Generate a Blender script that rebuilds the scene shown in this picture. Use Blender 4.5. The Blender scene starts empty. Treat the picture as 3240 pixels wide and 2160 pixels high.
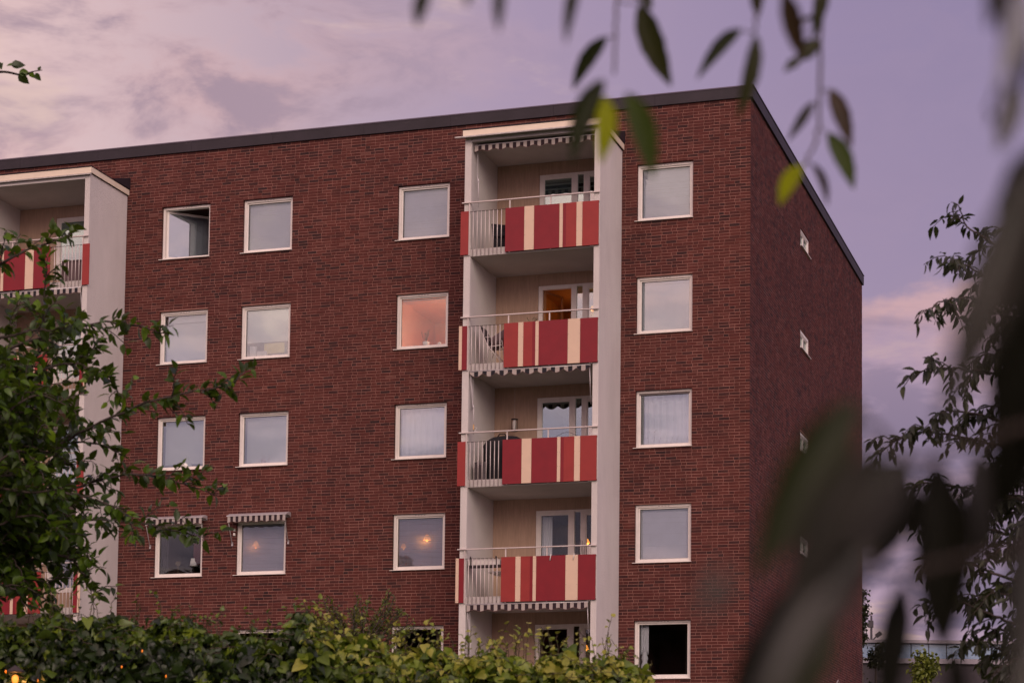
import bpy, math, random
import numpy as np
from mathutils import Matrix, Vector

random.seed(7)
rng = np.random.default_rng(11)
sc = bpy.context.scene
col = sc.collection

# ------------------------------------------------------------------ camera
CAM = np.array([10.09019615, -49.44550024, 1.65016775])
AX = np.array([[0.95181161, 0.30645213, 0.01190565],      # right
               [0.01218446, -0.07657677, 0.99698924],     # up
               [-0.30644117, 0.94880087, 0.07662061]])    # forward
FPX, CX, CY = 6736.3065, 1620.0, 2161.7                   # in photograph pixels (3240 wide)
cam_d = bpy.data.cameras.new('camera')
cam = bpy.data.objects.new('camera', cam_d)
col.objects.link(cam)
cam.matrix_world = Matrix(((AX[0][0], AX[1][0], -AX[2][0], CAM[0]),
                           (AX[0][1], AX[1][1], -AX[2][1], CAM[1]),
                           (AX[0][2], AX[1][2], -AX[2][2], CAM[2]),
                           (0, 0, 0, 1)))
cam_d.sensor_fit = 'HORIZONTAL'
cam_d.sensor_width = 36.0
cam_d.lens = 36.0 * FPX / 3240.0
cam_d.shift_y = 1081.7 / 3240.0
cam_d.clip_start = 0.05
cam_d.clip_end = 3000
cam_d.dof.use_dof = True
cam_d.dof.focus_distance = 52.0
cam_d.dof.aperture_fstop = 6.3
sc.camera = cam


def at(x, y, D):
    """point at photograph pixel x,y and depth D (metres along the lens axis)"""
    return CAM + D * ((x - CX) / FPX * AX[0] - (y - CY) / FPX * AX[1] + AX[2])


def pix(P):
    d = (np.atleast_2d(P) - CAM) @ AX.T
    return np.stack([CX + FPX * d[:, 0] / d[:, 2], CY - FPX * d[:, 1] / d[:, 2], d[:, 2]], 1)


# ------------------------------------------------------------------ sky and light
SUN_AZ = np.array([0.55, -0.835, 0.0])                    # towards the afterglow, behind the lens
SUN_EL = math.radians(24)
world = bpy.data.worlds.new('World')
sc.world = world
world.use_nodes = True
wt = world.node_tree
wt.nodes.clear()
WN, WL = wt.nodes, wt.links


def wnode(t, **k):
    n = WN.new(t)
    for a, v in k.items():
        setattr(n, a, v)
    return n


def wmath(op, a, b=None, c=None, clamp=False):
    n = wnode('ShaderNodeMath', operation=op, use_clamp=clamp)
    for i, v in enumerate((a, b, c)):
        if v is None:
            continue
        if isinstance(v, (int, float)):
            n.inputs[i].default_value = v
        else:
            WL.new(v, n.inputs[i])
    return n.outputs[0]


def wrange(v, a, b, c, d, smooth=True):
    n = wnode('ShaderNodeMapRange', interpolation_type='SMOOTHSTEP' if smooth else 'LINEAR')
    WL.new(v, n.inputs[0])
    for i, x in enumerate((a, b, c, d)):
        n.inputs[i + 1].default_value = x
    return n.outputs[0]


def wmix(f, a, b, mode='MIX'):
    n = wnode('ShaderNodeMixRGB', blend_type=mode)
    for i, v in enumerate((f, a, b)):
        if isinstance(v, (int, float)):
            n.inputs[i].default_value = v
        elif isinstance(v, tuple):
            n.inputs[i].default_value = (*v, 1)
        else:
            WL.new(v, n.inputs[i])
    return n.outputs[0]


def wnoise(vec, scale, detail=6, rough=0.55, dist=0.0):
    n = wnode('ShaderNodeTexNoise', noise_dimensions='3D')
    WL.new(vec, n.inputs['Vector'])
    n.inputs['Scale'].default_value = scale
    n.inputs['Detail'].default_value = detail
    n.inputs['Roughness'].default_value = rough
    n.inputs['Distortion'].default_value = dist
    return n.outputs['Fac']


def wmap(vec, scale=(1, 1, 1), loc=(0, 0, 0), rot=(0, 0, 0)):
    n = wnode('ShaderNodeMapping')
    WL.new(vec, n.inputs['Vector'])
    n.inputs['Scale'].default_value = scale
    n.inputs['Location'].default_value = loc
    n.inputs['Rotation'].default_value = rot
    return n.outputs[0]


tcw = wnode('ShaderNodeTexCoord').outputs['Generated']
sepw = wnode('ShaderNodeSeparateXYZ')
WL.new(tcw, sepw.inputs[0])
elev = sepw.outputs['Z']
dotn = wnode('ShaderNodeVectorMath', operation='DOT_PRODUCT')
WL.new(tcw, dotn.inputs[0])
dotn.inputs[1].default_value = tuple(SUN_AZ)
dsun = dotn.outputs['Value']
# clear dusk sky: lavender away from the glow, pink-cream towards it
dotl = wnode('ShaderNodeVectorMath', operation='DOT_PRODUCT')
WL.new(tcw, dotl.inputs[0])
dotl.inputs[1].default_value = (-0.9518, -0.3065, 0.0)    # towards the pink bank on the left
dleft = dotl.outputs['Value']
rampw = wnode('ShaderNodeValToRGB')
WL.new(wrange(dleft, -1.0, 1.0, 0, 1, False), rampw.inputs[0])
els = rampw.color_ramp.elements
els[0].position, els[0].color = 0.0, (0.25, 0.195, 0.33, 1)
els[1].position, els[1].color = 1.0, (0.72, 0.52, 0.49, 1)
for p_, c_ in ((0.38, (0.255, 0.198, 0.345)), (0.43, (0.285, 0.215, 0.36)), (0.50, (0.365, 0.270, 0.40)), (0.55, (0.47, 0.345, 0.42)), (0.62, (0.76, 0.53, 0.515))):
    e_ = els.new(p_)
    e_.color = (*c_, 1)
clear = rampw.outputs[0]
clear = wmix(wrange(elev, 0.12, 0.42, 0.55, 0.0), clear, wmix(0.4, clear, (0.62, 0.42, 0.44)))
clear = wmix(wrange(elev, 0.45, 1.0, 0.0, 0.7), clear, (0.36, 0.31, 0.46))
# atmosphere of a low sun on top
skyn = wnode('ShaderNodeTexSky', sky_type='NISHITA')
skyn.sun_disc = False
skyn.sun_elevation = math.radians(3)
skyn.sun_rotation = math.atan2(SUN_AZ[0], SUN_AZ[1])
skyn.dust_density = 2.0
skyadd = wmix(1.0, wmix(1.0, skyn.outputs[0], (0.022, 0.020, 0.022), 'MULTIPLY'), (1, 1, 1), 'MULTIPLY')
base = wmix(1.0, clear, skyadd, 'ADD')
# high mottled veil, thick on the glow side
v1 = wmap(tcw, (1.0, 1.0, 2.6), (3.1, 1.7, 0.4), (0.0, 0.25, 0.3))
n1 = wnoise(v1, 5.5, 6, 0.58, 0.25)
n2 = wnoise(wmap(tcw, (1, 1, 2.2), (9.3, 4.2, 1.0)), 17.0, 5, 0.62, 0.4)
bank = wmath('MAXIMUM', wrange(dleft, -0.05, 0.15, 0.0, 1.0), wrange(dsun, -0.2, 0.4, 0.0, 0.8))
veil = wmath('MULTIPLY', wrange(wmath('ADD', wmath('MULTIPLY', n1, 0.52), wmath('MULTIPLY', n2, 0.48)), 0.42, 0.58, 0.0, 1.0), wrange(bank, 0, 1, 0.06, 0.85, False))
veil_c = wmix(wrange(n2, 0.36, 0.64, 0, 1), (0.69, 0.44, 0.445), (0.37, 0.265, 0.335))
skyc = wmix(veil, base, veil_c)
wisp = wmath('MULTIPLY', wrange(wnoise(wmap(tcw, (1.2, 1.2, 3.0), (1.3, 7.7, 2.1), (0.1, 0.3, 0)), 9.0, 5, 0.6, 0.4), 0.54, 0.70, 0, 1), wrange(dleft, -0.08, 0.08, 0.0, 0.7))
skyc = wmix(wisp, skyc, (0.76, 0.55, 0.50))
# cumulus bank low over the horizon
v3 = wmap(tcw, (1.0, 1.0, 1.7), (4.37, 0.9, 1.15))
n3 = wnoise(v3, 7.5, 7, 0.55, 0.15)
low = wrange(elev, 0.19, 0.325, 0.22, -0.22, False)
cm = wrange(wmath('ADD', n3, low), 0.49, 0.60, 0, 1)
n4 = wnoise(wmap(tcw, (1.0, 1.0, 3.4), (5.2, 1.1, 3.3)), 10.0, 5, 0.58, 0.3)
edge = wrange(wmath('ADD', n3, low), 0.55, 0.72, 0, 1)
cc = wmix(edge, (0.66, 0.41, 0.42), (0.44, 0.315, 0.42))
cc = wmix(wmath('MULTIPLY', wrange(n4, 0.44, 0.56, 0, 0.95), wrange(elev, 0.26, 0.17, 0.35, 1.0)), cc, (0.225, 0.178, 0.27))
cc = wmix(wmath('MULTIPLY', wrange(n4, 0.44, 0.36, 0, 1), wrange(elev, 0.11, 0.22, 0.9, 0.3)), cc, (0.66, 0.46, 0.44))
skyc = wmix(wmath('MULTIPLY', cm, 0.92), skyc, cc)
# brighter sky round the glow itself
skyc = wmix(1.0, skyc, wmix(wrange(dsun, -0.3, 0.9, 0.0, 1.0), (1, 1, 1), (2.75, 2.55, 2.35)), 'MULTIPLY')
bg = wnode('ShaderNodeBackground')
WL.new(skyc, bg.inputs[0])
bg.inputs[1].default_value = 1.0
wout = wnode('ShaderNodeOutputWorld')
WL.new(bg.outputs[0], wout.inputs[0])

sun_d = bpy.data.lights.new('sun', 'SUN')
sun_d.energy = 1.3
sun_d.angle = math.radians(35)
sun_d.color = (1.0, 0.84, 0.66)
sun = bpy.data.objects.new('sun', sun_d)
col.objects.link(sun)
sdir = Vector((SUN_AZ[0] * math.cos(SUN_EL), SUN_AZ[1] * math.cos(SUN_EL), math.sin(SUN_EL)))
sun.rotation_euler = sdir.to_track_quat('Z', 'Y').to_euler()
sun.location = (-20, -40, 40)

sc.view_settings.view_transform = 'Standard'
sc.view_settings.look = 'None'
sc.view_settings.gamma = 1.0
sc.view_settings.exposure = 0.0
sc.view_settings.use_curve_mapping = False
sc.cycles.use_denoising = True
sc.cycles.max_bounces = 8
sc.cycles.transparent_max_bounces = 16
sc.cycles.sample_clamp_indirect = 4.0


# ------------------------------------------------------------------ helpers
class MB:
    def __init__(s):
        s.v, s.f, s.t = [], [], []

    def quad(s, a, b, c, d, t=0.5):
        n = len(s.v)
        s.v += [tuple(a), tuple(b), tuple(c), tuple(d)]
        s.f.append((n, n + 1, n + 2, n + 3))
        s.t.append(t)
        return s

    def box(s, x0, x1, y0, y1, z0, z1, t=0.5):
        n = len(s.v)
        s.v += [(x0, y0, z0), (x1, y0, z0), (x1, y1, z0), (x0, y1, z0), (x0, y0, z1), (x1, y0, z1), (x1, y1, z1), (x0, y1, z1)]
        s.f += [(n, n + 1, n + 5, n + 4), (n + 1, n + 2, n + 6, n + 5), (n + 2, n + 3, n + 7, n + 6), (n + 3, n, n + 4, n + 7), (n + 4, n + 5, n + 6, n + 7), (n + 3, n + 2, n + 1, n)]
        s.t += [t] * 6
        return s

    def ring(s, x0, x1, z0, z1, y0, y1, w, wb=None, wr=None):
        """rectangular frame in the x-z plane, butt-jointed"""
        wb = w if wb is None else wb
        s.box(x0, x0 + w, y0, y1, z0, z1)
        s.box(x1 - w, x1, y0, y1, z0, z1)
        s.box(x0 + w, x1 - w, y0, y1, z1 - w, z1)
        s.box(x0 + w, x1 - w, y0, y1, z0, z0 + wb)
        return s

    def prism(s, prof, x0, x1):
        """profile [(y,z)] extruded along x"""
        n, k = len(s.v), len(prof)
        s.v += [(x0, y, z) for y, z in prof] + [(x1, y, z) for y, z in prof]
        s.f += [tuple(n + i for i in range(k)), tuple(n + k + i for i in reversed(range(k)))]
        for i in range(k):
            j = (i + 1) % k
            s.f.append((n + i, n + k + i, n + k + j, n + j))
        s.t += [0.5] * (k + 2)
        return s

    def tube(s, pts, r, k=6, cap=True):
        pts = [np.array(p, float) for p in pts]
        m = len(pts)
        rs = [r] * m if isinstance(r, (int, float)) else list(r)
        n = len(s.v)
        up = None
        for i, p in enumerate(pts):
            d = pts[min(i + 1, m - 1)] - pts[max(i - 1, 0)]
            d = d / (np.linalg.norm(d) + 1e-9)
            a = np.array([0, 0, 1.0]) if up is None else up
            if abs(d @ a) > 0.95 and up is None:
                a = np.array([1.0, 0, 0])
            a = a - d * (d @ a)
            a /= np.linalg.norm(a) + 1e-9
            up = a
            b = np.cross(d, a)
            for j in range(k):
                an = 2 * math.pi * j / k
                s.v.append(tuple(p + rs[i] * (math.cos(an) * a + math.sin(an) * b)))
        for i in range(m - 1):
            for j in range(k):
                s.f.append((n + i * k + j, n + i * k + (j + 1) % k, n + (i + 1) * k + (j + 1) % k, n + (i + 1) * k + j))
                s.t.append(0.5)
        if cap:
            s.f.append(tuple(n + j for j in reversed(range(k))))
            s.f.append(tuple(n + (m - 1) * k + j for j in range(k)))
            s.t += [0.5, 0.5]
        return s

    def lathe(s, prof, c, k=16):
        n, m = len(s.v), len(prof)
        for r, z in prof:
            for j in range(k):
                an = 2 * math.pi * j / k
                s.v.append((c[0] + r * math.cos(an), c[1] + r * math.sin(an), c[2] + z))
        for i in range(m - 1):
            for j in range(k):
                s.f.append((n + i * k + j, n + i * k + (j + 1) % k, n + (i + 1) * k + (j + 1) % k, n + (i + 1) * k + j))
                s.t.append(0.5)
        s.f.append(tuple(n + j for j in reversed(range(k))))
        s.f.append(tuple(n + (m - 1) * k + j for j in range(k)))
        s.t += [0.5, 0.5]
        return s

    def build(s, name, mat, parent=None, smooth=False, bevel=0.0):
        me = bpy.data.meshes.new(name)
        me.from_pydata(s.v, [], s.f)
        a = me.attributes.new('tint', 'FLOAT', 'FACE')
        a.data.foreach_set('value', np.array(s.t, 'f'))
        if smooth:
            me.polygons.foreach_set('use_smooth', [True] * len(me.polygons))
        me.materials.append(mat)
        o = bpy.data.objects.new(name, me)
        col.objects.link(o)
        if bevel:
            b = o.modifiers.new('bevel', 'BEVEL')
            b.width = bevel
            b.segments = 2
            b.limit_method = 'ANGLE'
        if parent is not None:
            adopt(o, parent)
        return o


def adopt(o, parent):
    o.parent = parent
    loc = Vector(parent.get('_base', (0, 0, 0)))
    o.matrix_parent_inverse = Matrix.Translation(-loc)


def thing(name, label, cat, base, group=None):
    o = bpy.data.objects.new(name, None)
    o.empty_display_size = 0.2
    col.objects.link(o)
    o.location = tuple(float(q) for q in base)
    o['_base'] = [float(q) for q in base]
    tag(o, label, cat, group)
    return o


def tag(o, label=None, cat=None, group=None, kind=None):
    if label:
        o['label'] = label
    if cat:
        o['category'] = cat
    if group:
        o['group'] = group
    if kind:
        o['kind'] = kind
    return o


# ------------------------------------------------------------------ materials
def mat_new(name):
    m = bpy.data.materials.new(name)
    m.use_nodes = True
    nt = m.node_tree
    return m, nt, nt.nodes['Principled BSDF']


def nd(nt, t, **k):
    n = nt.nodes.new(t)
    for a, v in k.items():
        setattr(n, a, v)
    return n


def noise_fac(nt, scale, detail=5, rough=0.55, vec='Object', stretch=None):
    tc = nd(nt, 'ShaderNodeTexCoord')
    out = nd(nt, 'ShaderNodeNewGeometry').outputs['Position'] if vec == 'World' else tc.outputs[vec]
    if stretch:
        mp = nd(nt, 'ShaderNodeMapping')
        nt.links.new(out, mp.inputs[0])
        mp.inputs['Scale'].default_value = stretch
        out = mp.outputs[0]
    n = nd(nt, 'ShaderNodeTexNoise')
    nt.links.new(out, n.inputs['Vector'])
    n.inputs['Scale'].default_value = scale
    n.inputs['Detail'].default_value = detail
    n.inputs['Roughness'].default_value = rough
    return n.outputs['Fac']


def ramp(nt, fac, stops):
    r = nd(nt, 'ShaderNodeValToRGB')
    nt.links.new(fac, r.inputs[0])
    e = r.color_ramp.elements
    e[0].position, e[0].color = stops[0][0], (*stops[0][1], 1)
    e[1].position, e[1].color = stops[-1][0], (*stops[-1][1], 1)
    for p, c in stops[1:-1]:
        q = e.new(p)
        q.color = (*c, 1)
    return r.outputs[0]


def mixc(nt, f, a, b, mode='MIX'):
    n = nd(nt, 'ShaderNodeMixRGB', blend_type=mode)
    for i, v in enumerate((f, a, b)):
        if isinstance(v, (int, float)):
            n.inputs[i].default_value = v
        elif isinstance(v, tuple):
            n.inputs[i].default_value = (*v, 1)
        else:
            nt.links.new(v, n.inputs[i])
    return n.outputs[0]


def bump(nt, bs, fac, strength=0.3, dist=0.01):
    b = nd(nt, 'ShaderNodeBump')
    b.inputs['Strength'].default_value = strength
    b.inputs['Distance'].default_value = dist
    nt.links.new(fac, b.inputs['Height'])
    nt.links.new(b.outputs[0], bs.inputs['Normal'])


def simple(name, c, rough=0.6, metal=0.0, var=0.12, scale=3.0, bumps=0.0, bscale=60, spec=0.4, stretch=None, bdist=0.004):
    m, nt, bs = mat_new(name)
    f = noise_fac(nt, scale, 6, 0.6, 'World', stretch)
    lo = tuple(max(0, q * (1 - var)) for q in c)
    hi = tuple(min(1, q * (1 + var)) for q in c)
    nt.links.new(ramp(nt, f, [(0.3, lo), (0.7, hi)]), bs.inputs['Base Color'])
    bs.inputs['Roughness'].default_value = rough
    bs.inputs['Metallic'].default_value = metal
    bs.inputs['Specular IOR Level'].default_value = spec
    if bumps:
        bump(nt, bs, noise_fac(nt, bscale, 4, 0.6, 'World'), bumps, bdist)
    return m


def brick_mat(name, single):
    m, nt, bs = mat_new(name)
    if single:
        mr_ = nd(nt, 'ShaderNodeMapRange')
        nt.links.new(nd(nt, 'ShaderNodeObjectInfo').outputs['Random'], mr_.inputs[0])
        mr_.inputs[3].default_value, mr_.inputs[4].default_value = 0.14, 0.88
        fac = mr_.outputs[0]
    else:
        a = nd(nt, 'ShaderNodeAttribute', attribute_name='tint')
        fac = a.outputs['Fac']
    c = ramp(nt, fac, [(0.0, (0.032, 0.0155, 0.016)), (0.16, (0.053, 0.020, 0.019)), (0.42, (0.084, 0.0240, 0.0195)), (0.75, (0.103, 0.0285, 0.0230)), (0.93, (0.118, 0.042, 0.034)), (1.0, (0.155, 0.064, 0.052))])
    big = noise_fac(nt, 0.35, 5, 0.6, 'World', (1, 1, 1))
    c = mixc(nt, 0.55, c, mixc(nt, 1.0, c, ramp(nt, big, [(0.32, (0.72, 0.70, 0.82)), (0.55, (1, 1, 1)), (0.75, (1.22, 1.05, 0.95))]), 'MULTIPLY'))
    fine = noise_fac(nt, 45, 4, 0.7, 'World')
    c = mixc(nt, 1.0, c, ramp(nt, fine, [(0.3, (0.74, 0.74, 0.76)), (0.7, (1.25, 1.22, 1.18))]), 'MULTIPLY')
    strk = noise_fac(nt, 1.3, 6, 0.65, 'World', (2.2, 2.2, 0.22))
    c = mixc(nt, 1.0, c, ramp(nt, strk, [(0.28, (0.74, 0.72, 0.76)), (0.5, (1, 1, 1)), (0.74, (1.18, 1.16, 1.14))]), 'MULTIPLY')
    nt.links.new(c, bs.inputs['Base Color'])
    bs.inputs['Roughness'].default_value = 0.85
    bs.inputs['Specular IOR Level'].default_value = 0.25
    bump(nt, bs, fine, 0.5, 0.006)
    return m


def glass_mat(name, refl=0.22, tint=(0.94, 0.95, 0.96)):
    m = bpy.data.materials.new(name)
    m.use_nodes = True
    nt = m.node_tree
    nt.nodes.clear()
    out = nd(nt, 'ShaderNodeOutputMaterial')
    tr = nd(nt, 'ShaderNodeBsdfTransparent')
    tr.inputs[0].default_value = (*tint, 1)
    gl = nd(nt, 'ShaderNodeBsdfGlossy')
    gl.inputs['Color'].default_value = (0.80, 0.95, 0.93, 1)
    gl.inputs['Roughness'].default_value = 0.01
    b = nd(nt, 'ShaderNodeBump')
    b.inputs['Strength'].default_value = 0.03
    b.inputs['Distance'].default_value = 0.01
    nt.links.new(noise_fac(nt, 1.1, 2, 0.5, 'World'), b.inputs['Height'])
    nt.links.new(b.outputs[0], gl.inputs['Normal'])
    lw = nd(nt, 'ShaderNodeFresnel')
    lw.inputs['IOR'].default_value = 1.5
    mr = nd(nt, 'ShaderNodeMath', operation='MULTIPLY_ADD', use_clamp=True)
    nt.links.new(lw.outputs[0], mr.inputs[0])
    mr.inputs[1].default_value = 0.8
    mr.inputs[2].default_value = refl - 0.03
    mx = nd(nt, 'ShaderNodeMixShader')
    nt.links.new(mr.outputs[0], mx.inputs[0])
    nt.links.new(tr.outputs[0], mx.inputs[1])
    nt.links.new(gl.outputs[0], mx.inputs[2])
    nt.links.new(mx.outputs[0], out.inputs[0])
    return m


def leaf_mat(name, stops, single=False, rough=0.42, trans=0.28, tcol=(0.16, 0.22, 0.02)):
    m, nt, bs = mat_new(name)
    if single:
        fac = nd(nt, 'ShaderNodeObjectInfo').outputs['Random']
    else:
        fac = nd(nt, 'ShaderNodeAttribute', attribute_name='tint').outputs['Fac']
    c = ramp(nt, fac, stops)
    c = mixc(nt, 0.6, c, mixc(nt, 1.0, c, ramp(nt, noise_fac(nt, 30, 3, 0.6, 'World'), [(0.3, (0.65, 0.68, 0.6)), (0.7, (1.3, 1.25, 1.2))]), 'MULTIPLY'))
    nt.links.new(c, bs.inputs['Base Color'])
    bs.inputs['Roughness'].default_value = rough
    bs.inputs['Specular IOR Level'].default_value = 0.45
    tl = nd(nt, 'ShaderNodeBsdfTranslucent')
    nt.links.new(mixc(nt, 0.5, c, tcol), tl.inputs[0])
    mx = nd(nt, 'ShaderNodeMixShader')
    mx.inputs[0].default_value = trans
    nt.links.new(bs.outputs[0], mx.inputs[1])
    nt.links.new(tl.outputs[0], mx.inputs[2])
    nt.links.new(mx.outputs[0], nt.nodes['Material Output'].inputs[0])
    return m


def emit(name, c, s):
    m, nt, bs = mat_new(name)
    bs.inputs['Base Color'].default_value = (*c, 1)
    bs.inputs['Emission Color'].default_value = (*c, 1)
    bs.inputs['Emission Strength'].default_value = s
    return m


M = {}
M['brick'] = brick_mat('brick_run', False)
M['brick1'] = brick_mat('brick_single', True)
M['mortar'] = simple('mortar', (0.30, 0.150, 0.120), 0.95, var=0.3, scale=2.0, bumps=0.4, bscale=150)
M['plinth'] = simple('plinth_render', (0.22, 0.20, 0.19), 0.9, bumps=0.3)
M['white'] = simple('window_paint', (0.80, 0.75, 0.70), 0.45, var=0.05, scale=8)
M['sill'] = simple('sill_metal', (0.78, 0.72, 0.66), 0.4, var=0.06)
M['slot'] = simple('vent_slot_grey', (0.30, 0.25, 0.23), 0.7)
M['gasket'] = simple('gasket_grey', (0.16, 0.13, 0.13), 0.7)
M['plaster'] = simple('rough_plaster', (0.66, 0.62, 0.59), 0.95, var=0.09, scale=0.9, stretch=(1.3, 1.3, .5), bumps=0.9, bscale=38, bdist=0.02)
M['plaster_in'] = simple('smooth_plaster', (0.60, 0.565, 0.55), 0.9, var=0.05, scale=2, bumps=0.2, bscale=90)
M['ceil'] = simple('balcony_ceiling_paint', (0.50, 0.46, 0.44), 0.9, var=0.07, scale=1.5, bumps=0.1)
M['concrete'] = simple('slab_concrete', (0.52, 0.48, 0.46), 0.9, var=0.15, scale=6, bumps=0.4)
M['ply'] = simple('beige_board', (0.43, 0.30, 0.22), 0.7, var=0.12, scale=5, stretch=(6, 6, 0.5))
M['fascia'] = simple('cream_fascia', (0.76, 0.66, 0.52), 0.55, var=0.06)
M['drip'] = simple('grey_drip_metal', (0.50, 0.46, 0.44), 0.6, var=0.25, scale=14)
M['coping'], _nt, _bs = mat_new('dark_coping_sheet')
_c = mixc(_nt, ramp(_nt, noise_fac(_nt, 5.0, 6, 0.75, 'World', (.5, .5, 1.6)), [(.62, (0, 0, 0)), (.72, (.6, .6, .6))]), ramp(_nt, noise_fac(_nt, 1.2, 5, .6, 'World'), [(.3, (0.010, 0.007, 0.011)), (.7, (0.024, 0.017, 0.026))]), (0.075, 0.058, 0.065))
_nt.links.new(_c, _bs.inputs['Base Color'])
_bs.inputs['Roughness'].default_value = 0.6
bump(_nt, _bs, noise_fac(_nt, 1.7, 3, .5, 'World'), .25, .02)
M['copingtop'] = simple('coping_edge', (0.10, 0.08, 0.10), 0.4, metal=0.3)  # drip edge lighter than the sheet, its highlight put into the colour
M['rail'] = simple('galvanised_rail', (0.62, 0.55, 0.52), 0.45, metal=0.25, var=0.1)
M['deep'] = simple('deep_red_board', (0.215, 0.008, 0.016), 0.5, var=0.08, scale=4, bumps=0.05)
M['orange'] = simple('orange_red_board', (0.30, 0.029, 0.025), 0.5, var=0.08, scale=4, bumps=0.05)
M['cream'] = simple('cream_board', (0.70, 0.52, 0.38), 0.5, var=0.04, scale=4)
M['darkgap'] = simple('railing_underside', (0.05, 0.035, 0.035), 0.8)
M['glass'] = glass_mat('window_glass', 0.21)
M['glass_s'] = glass_mat('blind_window_glass', 0.07)
M['glass_b'] = glass_mat('balcony_glass', 0.30, (0.75, 0.85, 0.83))
M['glass_d'] = glass_mat('dark_glass', 0.03)
M['blind'] = simple('blind_slat', (0.56, 0.55, 0.63), 0.5, var=0.04)
M['blind_v'] = simple('violet_blind_slat', (0.46, 0.43, 0.55), 0.5, var=0.04)
_nt = M['blind_v'].node_tree
_tl = nd(_nt, 'ShaderNodeBsdfTranslucent')
_tl.inputs[0].default_value = (0.5, 0.42, 0.45, 1)
_mx = nd(_nt, 'ShaderNodeMixShader')
_mx.inputs[0].default_value = 0.45
_nt.links.new(_nt.nodes['Principled BSDF'].outputs[0], _mx.inputs[1])
_nt.links.new(_tl.outputs[0], _mx.inputs[2])
_nt.links.new(_mx.outputs[0], _nt.nodes['Material Output'].inputs[0])
M['blindrail'] = simple('blind_rail', (0.60, 0.60, 0.63), 0.4)
M['roller'] = simple('roller_cloth', (0.68, 0.68, 0.66), 0.9, var=0.03)
M['roller_blue'] = simple('blue_grey_cloth', (0.42, 0.44, 0.49), 0.9, var=0.04)
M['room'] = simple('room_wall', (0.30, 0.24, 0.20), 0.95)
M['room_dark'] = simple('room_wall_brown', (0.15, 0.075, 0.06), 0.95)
M['room_pink'] = simple('room_wall_peach', (0.85, 0.52, 0.40), 0.95, var=0.04)
M['room_orange'] = simple('room_wall_orange', (0.42, 0.20, 0.085), 0.9)
M['black'] = simple('black_cloth', (0.012, 0.011, 0.014), 0.85)
M['charcoal'] = simple('charcoal_cloth', (0.055, 0.042, 0.045), 0.9, bumps=0.3)
M['cushion'] = simple('mauve_cushion', (0.14, 0.095, 0.10), 0.95, bumps=0.3)
M['wicker'] = simple('grey_wicker', (0.15, 0.13, 0.135), 0.8, var=0.4, scale=60, bumps=0.8, bscale=80)
M['striped_w'] = simple('awning_cream', (0.41, 0.36, 0.33), 0.9, var=0.05)
M['striped_b'] = simple('awning_brown', (0.030, 0.017, 0.022), 0.9)
M['striped_k'] = simple('awning_black', (0.018, 0.016, 0.022), 0.9)
M['piping'] = simple('awning_piping', (0.10, 0.05, 0.045), 0.9)
M['alu'] = simple('awning_aluminium', (0.55, 0.52, 0.53), 0.4, metal=0.4)
M['bark'] = simple('bark', (0.060, 0.045, 0.038), 0.9, var=0.4, scale=14, bumps=0.6, bscale=50)
M['twigm'] = simple('green_twig', (0.085, 0.065, 0.040), 0.8, var=0.3, scale=10)
M['ground'] = simple('grass_ground', (0.050, 0.062, 0.028), 1.0, var=0.4, scale=2, bumps=0.8, bscale=20)
M['clay'] = simple('white_pot', (0.72, 0.68, 0.64), 0.5)
M['yellow'] = simple('pale_yellow_card', (0.70, 0.58, 0.20), 0.8)
M['wood'] = simple('pale_wood', (0.60, 0.38, 0.18), 0.7)
M['bulb'] = emit('warm_bulb', (1.0, 0.36, 0.05), 2.5)
M['glint_glow'] = emit('added_glint', (1.0, 0.26, 0.02), .7)  # glow of the invented beads in the creeper
M['bulb_hi'] = emit('hot_bulb', (1.0, 0.40, 0.05), 5)
M['shade_lit'] = emit('lit_shade', (1.0, 0.34, 0.05), 1.3)
M['shade'] = simple('white_lamp_shade', (0.80, 0.77, 0.72), 0.7)
M['lace'] = simple('white_curtain', (0.70, 0.70, 0.72), 0.95, var=0.03, scale=2)
M['redcurt'] = simple('dark_red_curtain', (0.10, 0.022, 0.022), 0.95)
M['gull'] = simple('gull_white', (0.55, 0.53, 0.55), 0.8)
M['greymetal'] = simple('lamp_post_metal', (0.07, 0.065, 0.075), 0.6)
M['farglass'] = simple('far_glass', (0.13, 0.22, 0.34), 0.15, spec=0.8)
M['farframe'] = simple('far_frame', (0.055, 0.06, 0.085), 0.6)
M['farroof'] = simple('far_roof_edge', (0.27, 0.25, 0.28), 0.7)
M['farwall'] = simple('far_wall', (0.05, 0.043, 0.05), 0.9)

# ------------------------------------------------------------------ ground
g = MB()
g.quad((-1500, -400, 0), (1500, -400, 0), (1500, 2500, 0), (-1500, 2500, 0))
tag(g.build('ground', M['ground']), kind='structure')

# ------------------------------------------------------------------ the apartment building
S = 2.8
XW, XE = -28.0, 0.0            # facade runs west from the corner at x = 0
YF = 17.85                     # depth of the gable
ZB, ZT = 3.6, 19.79            # brickwork
WINX = {'A': -15.725, 'B': -13.3815, 'C': -9.0804, 'D': -2.8143}
WW, WH, WT1 = 1.398, 1.424, 18.34
FWIN = []                      # facade openings (x0,x1,z0,z1,col,row)
for c in 'ABCD':
    for r in range(1, 6):
        zt = WT1 - (r - 1) * S
        FWIN.append((WINX[c], WINX[c] + WW, zt - WH, zt, c, r))
BAYS = [(-6.585, -3.195), (-20.14, -16.75)]
SWIN = []
for r in range(1, 6):
    zt = 18.515 - (r - 1) * S
    SWIN.append((6.76, 6.76 + 1.40, zt - 0.53, zt, r))

building = thing('apartment_building', 'long red brick apartment block with white windows and red striped balconies', 'building', (0, 0, 0))

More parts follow.
